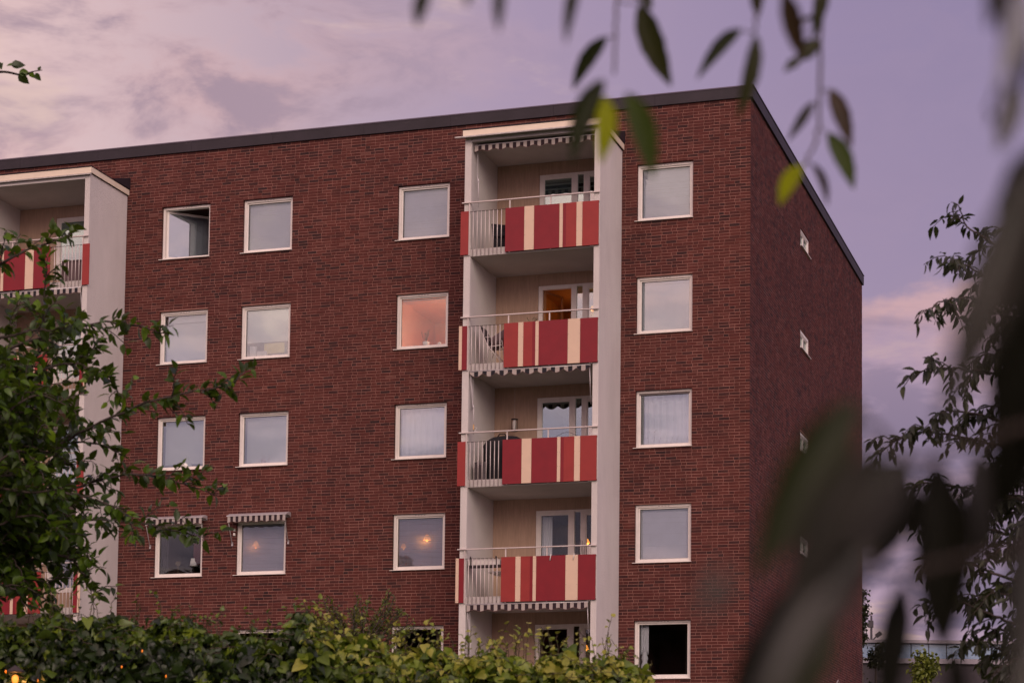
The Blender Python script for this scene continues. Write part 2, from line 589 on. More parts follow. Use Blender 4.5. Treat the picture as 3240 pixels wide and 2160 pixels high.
# mortar core of the walls: sheets with openings, cut as a grid
MD = 0.005
def sheet(mb, holes, u0, u1, z0, z1, fn):
    us = sorted({u0, u1, *[h[0] for h in holes], *[h[1] for h in holes]})
    zs = sorted({z0, z1, *[min(max(h[2], z0), z1) for h in holes], *[min(max(h[3], z0), z1) for h in holes]})
    us = [u for u in us if u0 <= u <= u1]
    for a, b in zip(us, us[1:]):
        for c, d in zip(zs, zs[1:]):
            um, zm = (a + b) / 2, (c + d) / 2
            if any(h[0] < um < h[1] and h[2] < zm < h[3] for h in holes):
                continue
            mb.quad(fn(a, c), fn(b, c), fn(b, d), fn(a, d))

E_ = 0.004
fh = [(h[0] - E_, h[1] + E_, h[2] - E_, h[3] + E_) for h in FWIN]
mw = MB()
door_holes = [(d0_ + 0.03, d1_ - 0.03, 16.66 - k_ * S, 18.24 - k_ * S) for d0_, d1_ in ((-5.30, -3.346), (-18.83, -16.901)) for k_ in range(5)]
sheet(mw, fh + door_holes, XW, XE - MD, ZB, ZT, lambda u, z: (u, MD, z))
for x0, x1, z0, z1 in fh:
    for q in (((x0, MD, z0), (x0, MD, z1), (x0, 0.24, z1), (x0, 0.24, z0)), ((x1, MD, z0), (x1, MD, z1), (x1, 0.24, z1), (x1, 0.24, z0)),
              ((x0, MD, z1), (x1, MD, z1), (x1, 0.24, z1), (x0, 0.24, z1)), ((x0, MD, z0), (x1, MD, z0), (x1, 0.24, z0), (x0, 0.24, z0))):
        mw.quad(*q)
wall_f = mw.build('facade_wall', M['mortar'], building)
sh = [(h[0] - E_, h[1] + E_, h[2] - E_, h[3] + E_) for h in SWIN]
mw = MB()
sheet(mw, sh, MD, YF - MD, ZB, ZT, lambda u, z: (-MD, u, z))
for y0, y1, z0, z1 in sh:
    for q in (((-MD, y0, z0), (-MD, y0, z1), (-0.24, y0, z1), (-0.24, y0, z0)), ((-MD, y1, z0), (-MD, y1, z1), (-0.24, y1, z1), (-0.24, y1, z0)),
              ((-MD, y0, z1), (-MD, y1, z1), (-0.24, y1, z1), (-0.24, y0, z1)), ((-MD, y0, z0), (-MD, y1, z0), (-0.24, y1, z0), (-0.24, y0, z0))):
        mw.quad(*q)
mw.quad((XW, YF - MD, ZB), (-MD, YF - MD, ZB), (-MD, YF - MD, ZT), (XW, YF - MD, ZT))
mw.quad((XW, MD, ZB), (XW, YF - MD, ZB), (XW, YF - MD, ZT), (XW, MD, ZT))
wall_s = mw.build('gable_wall', M['mortar'], building)
MB().box(XW - .02, 0.02, -.02, YF + .02, 0, ZB - 0.002).build('plinth', M['plinth'], building)

# the bricks themselves: two stretchers and a header per bond, every brick its own box
CH, JB, JT, LS, LH = 0.0748, 0.0125, 0.0100, 0.250, 0.120
def courses(u0, u1, holes, corner_at_end, blocked=()):
    out = []
    n = int((ZT - ZB) / CH)
    for k in range(n + 1):
        z0 = ZB + k * CH + JB * 0.5
        z1 = min(z0 + CH - JB, ZT - 0.002)
        if z1 - z0 < 0.02:
            continue
        zm = (z0 + z1) / 2
        segs = [(u0, u1)]
        for h in list(holes) + list(blocked):
            if h[2] < zm < h[3]:
                ns = []
                for a, b in segs:
                    if h[1] <= a or h[0] >= b:
                        ns.append((a, b))
                    else:
                        if h[0] > a:
                            ns.append((a, h[0]))
                        if h[1] < b:
                            ns.append((h[1], b))
                segs = ns
        bs_, u, i = [], 0.0, (k * 2 + random.choice((0, 0, 1))) % 3
        first = True
        while u < u1 - u0 + 0.3:
            L = LH if (i % 3 == 2 or random.random() < 0.06) else LS
            if first:
                L = LS if (k % 2 == 0) == corner_at_end else 0.103
            if not first:
                L *= random.uniform(0.988, 1.010)
            first = False
            bs_.append((u, u + L))
            u += L + JT
            i += 1
        bs_ = [(u1 - d, u1 - c) for c, d in reversed(bs_)] if corner_at_end else [(u0 + c, u0 + d) for c, d in bs_]
        for a, b in segs:
            run = [[max(c, a), min(d, b)] for c, d in bs_ if min(d, b) - max(c, a) > 0.002]
            if not run:
                continue
            if len(run) > 1 and run[0][1] - run[0][0] < 0.05:
                run.pop(0)
            if len(run) > 1 and run[-1][1] - run[-1][0] < 0.05:
                run.pop()
            run[0][0], run[-1][1] = a, b
            out += [(c, d, z0, z1, k) for c, d in run]
    return out


def brick_arrays(lst, front):
    """lst of (u0,u1,z0,z1,k); front: facade (u = x, depth = +y) else gable (u = y, depth = -x)"""
    a = np.array([q[:4] for q in lst])
    n = len(a)
    j = rng.uniform(-0.0032, 0.0032, (n, 1)) + rng.uniform(-0.0012, 0.0012, (n, 4))
    dep = np.full(n, 0.105)
    zj = rng.uniform(-0.0015, 0.0015, (n, 2))
    V = np.zeros((n, 8, 3))
    for i, (iu, iz, back) in enumerate([(0, 2, 0), (1, 2, 0), (1, 3, 0), (0, 3, 0), (0, 2, 1), (1, 2, 1), (1, 3, 1), (0, 3, 1)]):
        u = a[:, iu]
        z = a[:, iz] + zj[:, 0 if iz == 2 else 1]
        d = np.where(back == 1, dep, j[:, i % 4])
        if front:
            V[:, i] = np.stack([u, d, z], 1)
        else:
            V[:, i] = np.stack([-d, u, z], 1)
    return V


BF = [(0, 1, 2, 3), (0, 4, 5, 1), (1, 5, 6, 2), (2, 6, 7, 3), (3, 7, 4, 0)]
def brick_tints(n):
    t = rng.beta(2.6, 2.2, n)
    dark = rng.random(n) < 0.09
    t[dark] *= 0.35
    return t


def np_mesh(name, V, F, mat, parent, tint=None, smooth=False, kind=None):
    """V (n,k,3) pieces sharing one face list F; tint per piece"""
    n, k, _ = V.shape
    me = bpy.data.meshes.new(name)
    nf = len(F)
    loops = np.concatenate([np.array(f) for f in F])
    lens = np.array([len(f) for f in F])
    L = (loops[None, :] + (np.arange(n) * k)[:, None]).ravel()
    T = np.tile(lens, n)
    me.vertices.add(n * k)
    me.vertices.foreach_set('co', V.astype('f').ravel())
    me.loops.add(len(L))
    me.loops.foreach_set('vertex_index', L.astype('i'))
    me.polygons.add(n * nf)
    me.polygons.foreach_set('loop_start', np.concatenate([[0], np.cumsum(T)[:-1]]).astype('i'))
    me.polygons.foreach_set('loop_total', T.astype('i'))
    me.polygons.foreach_set('use_smooth', np.full(n * nf, smooth, bool))
    a = me.attributes.new('tint', 'FLOAT', 'FACE')
    a.data.foreach_set('value', np.repeat(np.full(n, .5) if tint is None else tint, nf).astype('f'))
    me.materials.append(mat)
    me.update(calc_edges=True)
    me.validate()
    o = bpy.data.objects.new(name, me)
    col.objects.link(o)
    if parent is not None:
        adopt(o, parent)
    if kind:
        o['kind'] = kind
    return o


bay_block = [(b0 + 0.02, b1 - 0.02, 0, 18.7) for b0, b1 in BAYS]
front = []
for q in courses(XW, XE, FWIN, True, bay_block):
    if q[4] % 2 and q[1] > XE - 0.118:               # odd courses: the gable brick turns the corner
        if q[0] > XE - 0.14:
            continue
        q = (q[0], XE - 0.113, q[2], q[3], q[4])
    front.append(q)
gable = []
for q in courses(0.0, YF, SWIN, False):
    if q[4] % 2 == 0 and q[0] < 0.118:
        if q[1] < 0.14:
            continue
        q = (0.113, q[1], q[2], q[3], q[4])
    gable.append(q)
cen = np.array([((q[0] + q[1]) / 2, 0, (q[2] + q[3]) / 2) for q in front])
pc = pix(cen)
full = np.array([q[1] - q[0] > 0.2 for q in front])
inview = (pc[:, 0] > 1990) & (pc[:, 0] < 2362) & (pc[:, 1] > 1000) & (pc[:, 1] < 2100) & full
order = np.where(inview)[0]
order = order[np.argsort(pc[order, 2])][:300]
sel = set(order.tolist())
fv = [q for i, q in enumerate(front) if i not in sel]
np_mesh('brick_courses', brick_arrays(fv, True), BF, M['brick'], wall_f, brick_tints(len(fv)), kind='stuff')
np_mesh('brick_courses', brick_arrays(gable, False), BF, M['brick'], wall_s, brick_tints(len(gable)), kind='stuff')
unit = []
for v in range(3):
    me = bpy.data.meshes.new('brick')
    j = rng.uniform(-0.0015, 0.0015, 4)
    me.from_pydata([(-.5, j[0], -.5), (.5, j[1], -.5), (.5, j[2], .5), (-.5, j[3], .5), (-.5, .105, -.5), (.5, .105, -.5), (.5, .105, .5), (-.5, .105, .5)], [], BF)
    me.materials.append(M['brick1'])
    unit.append(me)
for i in order:
    q = front[i]
    o = bpy.data.objects.new('brick', random.choice(unit))
    col.objects.link(o)
    o.location = ((q[0] + q[1]) / 2, random.uniform(-0.003, 0.003), (q[2] + q[3]) / 2)
    o.scale = (q[1] - q[0], 1, q[3] - q[2])
    o.parent = wall_f

# roof: slab, coping sheets along facade and gable
roof = MB().box(XW, -0.005, 0.012, YF - 0.012, ZT - 0.02, 20.0).build('roof', M['coping'], building)
x = 0.05
i = 0
while x > XW:
    x1 = x - random.uniform(2.3, 3.0)
    z0 = ZT - 0.035 + random.uniform(-0.004, 0.004)
    p = MB().prism([(-0.055, z0), (-0.060, 20.02), (-0.02, 20.055), (0.35, 20.03), (0.35, 20.0), (0.006, z0)], max(x1, XW) + 0.004, x)
    p.build('coping_sheet', M['coping'], roof)
    MB().prism([(-0.068, 20.012), (-0.072, 20.026), (-0.024, 20.066), (-0.012, 20.060)], max(x1, XW) + 0.004, x).build('coping_edge', M['copingtop'], roof)
    x = x1
y = -0.055
while y < YF:
    y1 = min(y + random.uniform(2.3, 3.0), YF + 0.05)
    m = MB()
    z0 = ZT - 0.035 + random.uniform(-0.004, 0.004)
    prof = [(0.052, z0), (0.056, 20.022), (0.02, 20.06), (-0.35, 20.033), (-0.35, 20.0), (-0.006, z0)]
    n0 = len(m.v)
    k = len(prof)
    m.v += [(a, y, b) for a, b in prof] + [(a, y1 - 0.004, b) for a, b in prof]
    m.f += [tuple(range(k)), tuple(k + q for q in reversed(range(k)))] + [(q, k + q, k + (q + 1) % k, (q + 1) % k) for q in range(k)]
    m.t += [.5] * (k + 2)
    m.build('coping_sheet', M['coping'], roof)
    m = MB().box(0.018, 0.070, y, y1 - 0.004, 20.05, 20.07)
    m.build('coping_edge', M['copingtop'], roof)
    y = y1


# ------------------------------------------------------------------ windows
def room(x0, x1, z0, z1, d, mat, y0=0.27, parent=building):
    m = MB()
    X0, X1, Z0, Z1 = x0 - 0.25, x1 + 0.25, z0 - 0.25, z1 + 0.12
    m.quad((X0, y0 + d, Z0), (X1, y0 + d, Z0), (X1, y0 + d, Z1), (X0, y0 + d, Z1))
    m.quad((X0, y0, Z0), (X0, y0 + d, Z0), (X0, y0 + d, Z1), (X0, y0, Z1))
    m.quad((X1, y0, Z0), (X1, y0 + d, Z0), (X1, y0 + d, Z1), (X1, y0, Z1))
    m.quad((X0, y0, Z1), (X1, y0, Z1), (X1, y0 + d, Z1), (X0, y0 + d, Z1))
    m.quad((X0, y0, Z0), (X1, y0, Z0), (X1, y0 + d, Z0), (X0, y0 + d, Z0))
    # front flanks beside the opening
    for a, b, c, e in ((X0, x0, Z0, Z1), (x1, X1, Z0, Z1), (x0, x1, z1, Z1), (x0, x1, Z0, z0)):
        m.quad((a, y0, c), (b, y0, c), (b, y0, e), (a, y0, e))
    return m.build('room_interior', mat, parent)


def blind(parent, x0, x1, z0, z1, y, tilt, pitch=0.030, mat=None):
    m = MB()
    w = 0.033
    z = z1 - 0.03
    dy, dz = w / 2 * math.cos(tilt), w / 2 * math.sin(tilt)
    while z > z0 + 0.01:
        s = random.uniform(-0.002, 0.002)
        m.quad((x0, y - dy, z - dz + s), (x1, y - dy, z - dz + s), (x1, y + dy, z + dz + s), (x0, y + dy, z + dz + s))
        z -= pitch
    o = m.build('blind_slats', mat or M['blind'], parent)
    o['kind'] = 'stuff'
    MB().box(x0, x1, y - 0.015, y + 0.015, z1 - 0.025, z1).build('blind_rail', M['blindrail'], parent)
    c = MB()
    for fx in (0.2, 0.8):
        xx = x0 + (x1 - x0) * fx
        c.box(xx - .0012, xx + .0012, y - 0.019, y - 0.017, z0 + .01, z1 - .03)
    c.build('blind_cord', M['blindrail'], parent)


def pleat(name, x0, x1, z0, z1, y, mat, folds=9, amp=0.022, label=None, cat='curtain', taper=0.0):
    """hanging cloth with folds, thin but closed"""
    m = MB()
    n = folds * 6
    rows = 6
    P = []
    for r in range(rows + 1):
        z = z0 + (z1 - z0) * r / rows
        row = []
        for i in range(n + 1):
            u = i / n
            ph = 2 * math.pi * folds * u + 0.9 * math.sin(5 * u)
            xx = x0 + (x1 - x0) * (u if taper == 0 else u * (1 - taper * math.sin(math.pi * r / rows)))
            row.append((xx, y + amp * math.sin(ph) * (1 - 0.3 * r / rows), z))
        P.append(row)
    m.v = [p for row in P for p in row]
    m.f = [(r * (n + 1) + i, r * (n + 1) + i + 1, (r + 1) * (n + 1) + i + 1, (r + 1) * (n + 1) + i) for r in range(rows) for i in range(n)]
    m.t = [.5] * len(m.f)
    o = m.build(name, mat, None, smooth=True)
    s = o.modifiers.new('cloth_thickness', 'SOLIDIFY')
    s.thickness = 0.002
    if label:
        tag(o, label, cat)
    return o


WY = 0.085
def window(x0, x1, z0, z1, sash=True, glass='glass', name='window'):
    fr = MB().ring(x0 + 0.004, x1 - 0.004, z0 + 0.012, z1 - 0.004, WY, WY + 0.15, 0.062).build(name, M['white'], building, bevel=0.004)
    MB().prism([(-0.055, z0 - 0.004), (-0.055, z0 + 0.010), (WY + 0.02, z0 + 0.030), (WY + 0.02, z0 + 0.012), (-0.045, z0 - 0.004)], x0 - 0.045, x1 + 0.012).build('sill', M['sill'], fr)
    xm = (x0 + x1) / 2
    v = MB()
    for i in range(4):
        v.box(xm - .135 + i * .078, xm - .135 + i * .078 + .046, WY - 0.0035, WY + .002, z1 - .041, z1 - .031)
    v.build('trickle_vent', M['slot'], fr)
    if sash:
        a, b, c, d = x0 + 0.068, x1 - 0.068, z0 + 0.076, z1 - 0.068
        MB().ring(a, b, c, d, WY + 0.035, WY + 0.10, 0.034).build('sash', M['white'], fr, bevel=0.003)
        MB().ring(a + .033, b - .033, c + .033, d - .033, WY + 0.060, WY + 0.072, 0.008).build('gasket', M['gasket'], fr)
        MB().box(a + .034, b - .034, WY + 0.073, WY + 0.079, c + .034, d - .034).build('pane', M[glass], fr)
    return fr


def roller(parent, x0, x1, z0, z1, y, mat='roller'):
    MB().box(x0, x1, y, y + 0.003, z0, z1).build('roller_blind', M[mat], parent)
    MB().box(x0, x1, y - 0.006, y + 0.009, z0 - .012, z0).build('bottom_bar', M[mat], parent)


def leafy_sprig(mb, base, h, n, spread, r=0.0022):
    base = np.array(base)
    tip = base + np.array([random.uniform(-spread, spread), random.uniform(-spread, spread), h])
    mb.tube([base, (base + tip) / 2 + np.array([random.uniform(-.01, .01), 0, 0]), tip], r, 4)
    for i in range(n):
        t = 0.2 + 0.8 * i / n
        p = base + (tip - base) * t
        a = random.uniform(0, 6.28)
        d = np.array([math.cos(a), math.sin(a) * .6, 0.7]) * h * 0.16
        s = np.array([-math.sin(a), math.cos(a), 0.2]) * h * 0.022
        mb.quad(p, p + d * .5 + s, p + d, p + d * .5 - s)


leaf_dark = simple('potted_leaf', (0.05, 0.075, 0.03), 0.6)
W_ = {}
for x0, x1, z0, z1, c, r in FWIN:
    k = c + str(r)
    W_[k] = (x0, x1, z0, z1)
    a, b, zc, zd = x0 + 0.105, x1 - 0.105, z0 + 0.115, z1 - 0.105
    y = WY + 0.14
    dark = k in ('A4', 'A5', 'B5', 'C5', 'D5')
    gl = 'glass_d' if dark else 'glass_s' if k in ('B1', 'C1', 'D1', 'D4', 'B4', 'C4', 'C2') else 'glass'
    fr = window(x0, x1, z0, z1, sash=(k != 'A1'), glass=gl)
    W_[k + 'f'] = fr
    rm = 'room'
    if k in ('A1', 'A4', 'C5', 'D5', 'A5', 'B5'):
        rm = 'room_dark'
    if k == 'C2':
        rm = 'room_pink'
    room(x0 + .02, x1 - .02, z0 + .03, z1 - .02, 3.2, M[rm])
    if k in ('B1', 'C1', 'D1', 'D4'):
        blind(fr, a, b, zc, zd, y, math.radians(80))
    elif k == 'D2':
        roller(fr, a, b, zc + 0.01, zd - 0.06, y, 'roller_blue')
        MB().box(a, b, y - .02, y + .02, zd - .05, zd).build('blind_rail', M['blindrail'], fr)
    elif k in ('B4', 'C4'):
        blind(fr, a, b, zc, zd, y, math.radians(62), 0.031, M['blind_v'])
    elif k == 'A2':
        roller(fr, a, b, zd - 0.16, zd, y + 0.03)
        roller(fr, a, b, zc, zd - .02, y + 0.06)
    elif k == 'B2':
        roller(fr, a, b, zc + 0.38, zd, y)
    elif k == 'C2':
        blind(fr, a, b, zd - 0.13, zd, y, math.radians(20), 0.012)
    elif k in ('A3', 'B3'):
        roller(fr, a, b, zc + (0.10 if k == 'A3' else 0.03), zd, y + 0.10)

# the open sash of the top left window, hinged at its left edge and swung into the room
x0, x1, z0, z1 = W_['A1']
th = math.radians(42)
sw = x1 - x0 - 0.136
hx, hy = x0 + 0.07, WY + 0.075
sash = MB().ring(0, sw, z0 + 0.076, z1 - 0.068, -0.03, 0.03, 0.055)
gl = MB().box(0.054, sw - .054, -0.004, 0.004, z0 + .13, z1 - .122)
bl = MB()
zz = z1 - 0.14
while zz > z0 + 0.14:
    bl.quad((0.06, 0.018, zz - .013), (sw - .06, 0.018, zz - .013), (sw - .06, 0.032, zz + .013), (0.06, 0.032, zz + .013))
    zz -= 0.029
def swing(mb):
    mb.v = [(hx + p[0] * math.cos(th) - p[1] * math.sin(th), hy + p[0] * math.sin(th) + p[1] * math.cos(th), p[2]) for p in mb.v]
    return mb
so = swing(sash).build('open_sash', M['white'], W_['A1f'])
so['label'] = 'open sash swung into the room'
swing(gl).build('pane', M['glass'], W_['A1f'])
bo = swing(bl).build('blind_slats', M['blind'], W_['A1f'])
bo['kind'] = 'stuff'

# things seen behind the panes
def pendant(name, label, x, y, ztop, zshade, r, mat, bulb=None):
    t = thing(name, label, 'lamp', (x, y, zshade))
    MB().tube([(x, y, ztop), (x, y, zshade + r)], 0.004, 5).build('cord', M['charcoal'], t)
    MB().lathe([(0.02, r * 1.1), (r * .35, r * .9), (r * .8, 0.1 * r), (r, -r * .45), (r * .96, -r * .47), (r * .75, 0.05 * r)], (x, y, zshade), 16).build('lamp_shade', mat, t, smooth=True)
    if bulb:
        MB().lathe([(0.01, .05), (.035, .02), (.04, -.02), (.015, -.06)], (x, y, zshade - r * .3), 10).build('bulb', bulb, t, smooth=True)
    return t


x0, x1, z0, z1 = W_['A3']
MB().lathe([(0.03, .30), (.045, .24), (.06, .2), (.15, .05), (.16, 0.0), (.05, 0.0)], ((x0 + x1) / 2 + .05, WY + .19, z0 + .115), 18).build('table_lamp', M['shade'], None, smooth=True)
tag(bpy.data.objects['table_lamp'], 'white bell shaped lamp on the sill of the third row leftmost window', 'lamp')
x0, x1, z0, z1 = W_['B3']
m = MB()
for i in range(7):
    leafy_sprig(m, (x0 + .45 + .05 * i, WY + .19, z0 + .115), random.uniform(.12, .26), 9, .06)
m.lathe([(0.05, 0), (.07, .08), (.075, .1), (.06, .1)], (x0 + .6, WY + .19, z0 + .115), 12)
tag(m.build('flower_pot', simple('pale_flowers', (0.55, 0.42, 0.38), 0.8)), 'faint potted flowers behind the third row window second from left', 'potted plant')
x0, x1, z0, z1 = W_['B2']
bx = MB().box(x0 + .16, x0 + .34, WY + .17, WY + .24, z0 + .115, z0 + .40).box(x0 + .36, x0 + .62, WY + .17, WY + .26, z0 + .115, z0 + .27)
tag(MB().box(x0 + .16, x0 + .33, WY + .17, WY + .24, z0 + .115, z0 + .41).build('sill_box', M['roller'], None, bevel=.006), 'tall white box on the sill under the half drawn blind', 'box')
tag(MB().box(x0 + .37, x0 + .63, WY + .17, WY + .26, z0 + .115, z0 + .27).build('sill_box', M['clay'], None, bevel=.006), 'low pale box on the sill under the half drawn blind', 'box')
tag(MB().prism([(WY + .2, z0 + .2), (WY + .2, z0 + .47), (WY + .23, z0 + .47), (WY + .23, z0 + .2)], x0 + .55, x1 - .28).build('yellow_card', M['yellow']), 'pale yellow card leaning behind the half drawn blind', 'card')
x0, x1, z0, z1 = W_['C2']
def pot(name, label, x, y, z, r, h, sprigs, hs, mat=None):
    t = thing(name, label, 'potted plant', (x, y, z))
    MB().lathe([(r * .7, 0), (r, h), (r * .9, h), (r * .8, h * .8)], (x, y, z), 14).build('pot', mat or M['clay'], t, smooth=True)
    m = MB()
    for i in range(sprigs):
        leafy_sprig(m, (x + random.uniform(-r, r) * .5, y, z + h * .9), hs * random.uniform(.7, 1.1), 12, hs * .3)
    m.build('foliage', leaf_dark, t)
    return t
pot('window_pot', 'white flower pot with green plant behind the peach lit window', x0 + .72, WY + .2, z0 + .112, .09, .12, 8, .3)
tag(MB().lathe([(.02, 0), (.05, .03), (.05, .07), (.02, .1)], (x0 + 1.08, WY + .2, z0 + .112), 14).build('small_vase', M['clay'], None, smooth=True), 'small round white vase beside the pot in the peach lit window', 'vase')
lt = bpy.data.lights.new('room_lamp_light', 'POINT')
lt.energy, lt.color, lt.shadow_soft_size = 27, (1.0, 0.66, 0.46), 0.12
lo = bpy.data.objects.new('room_lamp_light', lt)
col.objects.link(lo)
tl = pendant('ceiling_lamp', 'ceiling lamp inside the peach lit room', x1 + .10, .75, z1 + .1, z1 - .50, .10, M['shade'], M['bulb'])
lo.location = (x1 + .10, .75, z1 - .62)
adopt(lo, tl)
x0, x1, z0, z1 = W_['C3']
pleat('sheer_curtain', x0 + .1, x1 - .1, z0 + .1, z1 - .1, WY + .23, M['lace'], 8, .015, 'white sheer curtain filling the window beside the third balcony')
x0, x1, z0, z1 = W_['D3']
pleat('sheer_curtain', x0 + .16, x1 - .1, z0 + .1, z1 - .1, WY + .25, M['lace'], 7, .035, 'white folded curtain behind the tilted third row window near the corner')
m = MB()
for i in range(6):
    leafy_sprig(m, (x0 + .25 + .14 * i, WY + .19, z0 + .11), random.uniform(.15, .45), 7, .12, .0015)
tag(m.build('dry_twigs', M['twigm']), 'thin dry twigs standing behind the tilted window', 'twigs')
MB().box(x0 + .07, x1 - .07, WY + .02, WY + .045, z1 - .105, z1 - .07).build('tilt_gap', M['gasket'], W_['D3f'])
x0, x1, z0, z1 = W_['A4']
pleat('side_curtain', x0 + .08, x0 + .30, z0 + .1, z1 - .08, WY + .2, M['charcoal'], 4, .02, 'dark curtain at the left of the dark awning window')
pleat('side_curtain', x1 - .42, x1 - .1, z0 + .35, z1 - .08, WY + .26, M['redcurt'], 4, .02, 'dark red curtain at the right of the dark awning window')
t = thing('table_lamp', 'small white shaded lamp in the dark awning window', 'lamp', (x0 + .97, WY + .3, z0 + .10))
MB().tube([(x0 + .97, WY + .3, z0 + .10), (x0 + .97, WY + .3, z0 + .36)], .01, 6).build('stem', M['charcoal'], t)
MB().lathe([(.105, 0), (.075, .2), (.07, .2), (.1, 0.0)], (x0 + .97, WY + .3, z0 + .33), 16).build('lamp_shade', M['shade'], t, smooth=True)
m = MB()
for i in range(9):
    an = -0.9 + i * 0.22
    p = np.array((x0 + .55, WY + .25, z0 + .32))
    q = p + np.array((math.sin(an) * .2, -.02, math.cos(an) * .2))
    m.quad(p, (p + q) / 2 + np.array((.02, 0, .03)), q + np.array((0, 0, -.04)), (p + q) / 2 - np.array((.02, 0, -.03)))
m.tube([(x0 + .55, WY + .25, z0 + .1), (x0 + .55, WY + .25, z0 + .33)], .012, 5)
tag(m.build('sill_palm', simple('dull_leaf', (0.12, 0.085, 0.05), .8)), 'small palm like plant in the dark awning window', 'potted plant')
for k, dx, dz, e in (('C4', .82, .80, M['bulb_hi']), ('B4', .42, .78, M['bulb'])):
    x0, x1, z0, z1 = W_[k]
    t = pendant('pendant_lamp', 'glowing orange lamp behind the blinds %s' % ('beside the fourth balcony' if k == 'C4' else 'of the right hand awning window'), x0 + dx - .04, .40, z1 + .1, z0 + dz + .05, .10, M['shade_lit'], e)
    lt = bpy.data.lights.new('lamp_light', 'POINT')
    lt.energy, lt.color, lt.shadow_soft_size = (4.5 if k == 'C4' else 1.5), (1.0, .45, .10), .06
    lo = bpy.data.objects.new('lamp_light', lt)
    col.objects.link(lo)
    lo.location = (x0 + dx - .04, .40, z0 + dz - .06)
    adopt(lo, t)
x0, x1, z0, z1 = W_['C4']
pendant('pendant_lamp', 'second fainter orange lamp at the left edge of the blinds beside the fourth balcony', x0 + .17, .36, z1 + .1, z0 + .66, .07, M['shade_lit'], M['bulb'])
x0, x1, z0, z1 = W_['D5']
t = pleat('tied_curtain', x0 + .10, x0 + .30, z0 + .62, z1 - .08, WY + .22, M['lace'], 4, .025, 'white curtain knotted at the left of the bottom corner window')
m = MB().lathe([(.03, .26), (.06, .2), (.085, .1), (.06, .02), (.09, -.06), (.10, -.18), (.07, -.24)], (x0 + .2, WY + .22, z0 + .42), 12)
kn = m.build('knot', M['lace'], t, smooth=True)
MB().box(x0 + .5, x0 + .54, 3.3, 3.4, z0 - .2, z1).build('door_post', M['room'], W_['D5f'])

# gable windows
for y0, y1, z0, z1, r in SWIN:
    f = MB()
    def sring(m, a, b, c, d, x0_, x1_, w):
        m.box(x0_, x1_, a, a + w, c, d).box(x0_, x1_, b - w, b, c, d).box(x0_, x1_, a + w, b - w, d - w, d).box(x0_, x1_, a + w, b - w, c, c + w)
        return m
    fr = sring(f, y0 + .004, y1 - .004, z0 + .01, z1 - .004, -.18, -.030, .085).build('gable_window', M['white'], building, bevel=.004)
    sring(MB(), y0 + .091, y1 - .091, z0 + .097, z1 - .091, -.13, -.05, .035).build('sash', M['white'], fr)
    MB().box(-.13, -.05, (y0 + y1) / 2 - .03, (y0 + y1) / 2 + .03, z0 + .133, z1 - .127).build('mullion', M['white'], fr)
    MB().box(-.090, -.084, y0 + .126, y1 - .126, z0 + .132, z1 - .126).build('pane', M['glass'], fr)
    MB().box(-.05 - .05, .05, y0 - .03, y1 + .03, z0 - .008, z0 + .010).build('sill', M['sill'], fr)
    m = MB()
    X = -.26
    for q in (((X - 2, y0 - .1, z0 - .1), (X - 2, y1 + .1, z0 - .1), (X - 2, y1 + .1, z1 + .1), (X - 2, y0 - .1, z1 + .1)),
              ((X, y0 - .1, z0 - .1), (X - 2, y0 - .1, z0 - .1), (X - 2, y0 - .1, z1 + .1), (X, y0 - .1, z1 + .1)),
              ((X, y1 + .1, z0 - .1), (X - 2, y1 + .1, z0 - .1), (X - 2, y1 + .1, z1 + .1), (X, y1 + .1, z1 + .1)),
              ((X, y0 - .1, z1 + .1), (X - 2, y0 - .1, z1 + .1), (X - 2, y1 + .1, z1 + .1), (X, y1 + .1, z1 + .1)),
              ((X, y0 - .1, z0 - .1), (X - 2, y0 - .1, z0 - .1), (X - 2, y1 + .1, z0 - .1), (X, y1 + .1, z0 - .1))):
        m.quad(*q)
    m.build('room_interior', M['room'], building)

# ------------------------------------------------------------------ balcony bays
YB = -2.0
L1P = [('deep', -5.524, -5.044), ('cream', -5.044, -4.803), ('deep', -4.803, -4.169), ('cream', -4.169, -4.089), ('deep', -4.089, -4.013), ('orange', -4.013, -3.75), ('cream', -3.75, -3.608), ('orange', -3.608, -3.205)]
L2P = [('orange', -5.524, -5.164), ('cream', -5.164, -5.037), ('orange', -5.037, -4.808), ('deep', -4.808, -4.735), ('cream', -4.735, -4.655), ('deep', -4.655, -3.935), ('cream', -3.935, -3.635), ('deep', -3.635, -3.205)]
E1 = [('orange', -6.655, -6.452)]
E2 = [('cream', -6.655, -6.578), ('deep', -6.578, -6.452)]


def mirror(lst, b0, b1):
    # the other bay carries the same boards, handed the other way round
    return [(c, b0 + BAYS[0][1] - x1 + 0.0, b0 + BAYS[0][1] - x0) for c, x0, x1 in lst][::-1]


def fin(x0, x1):
    return MB().box(x0, x1, YB, -0.004, 3.2, 18.72).build('fin_wall', M['plaster'], building, bevel=0.008)


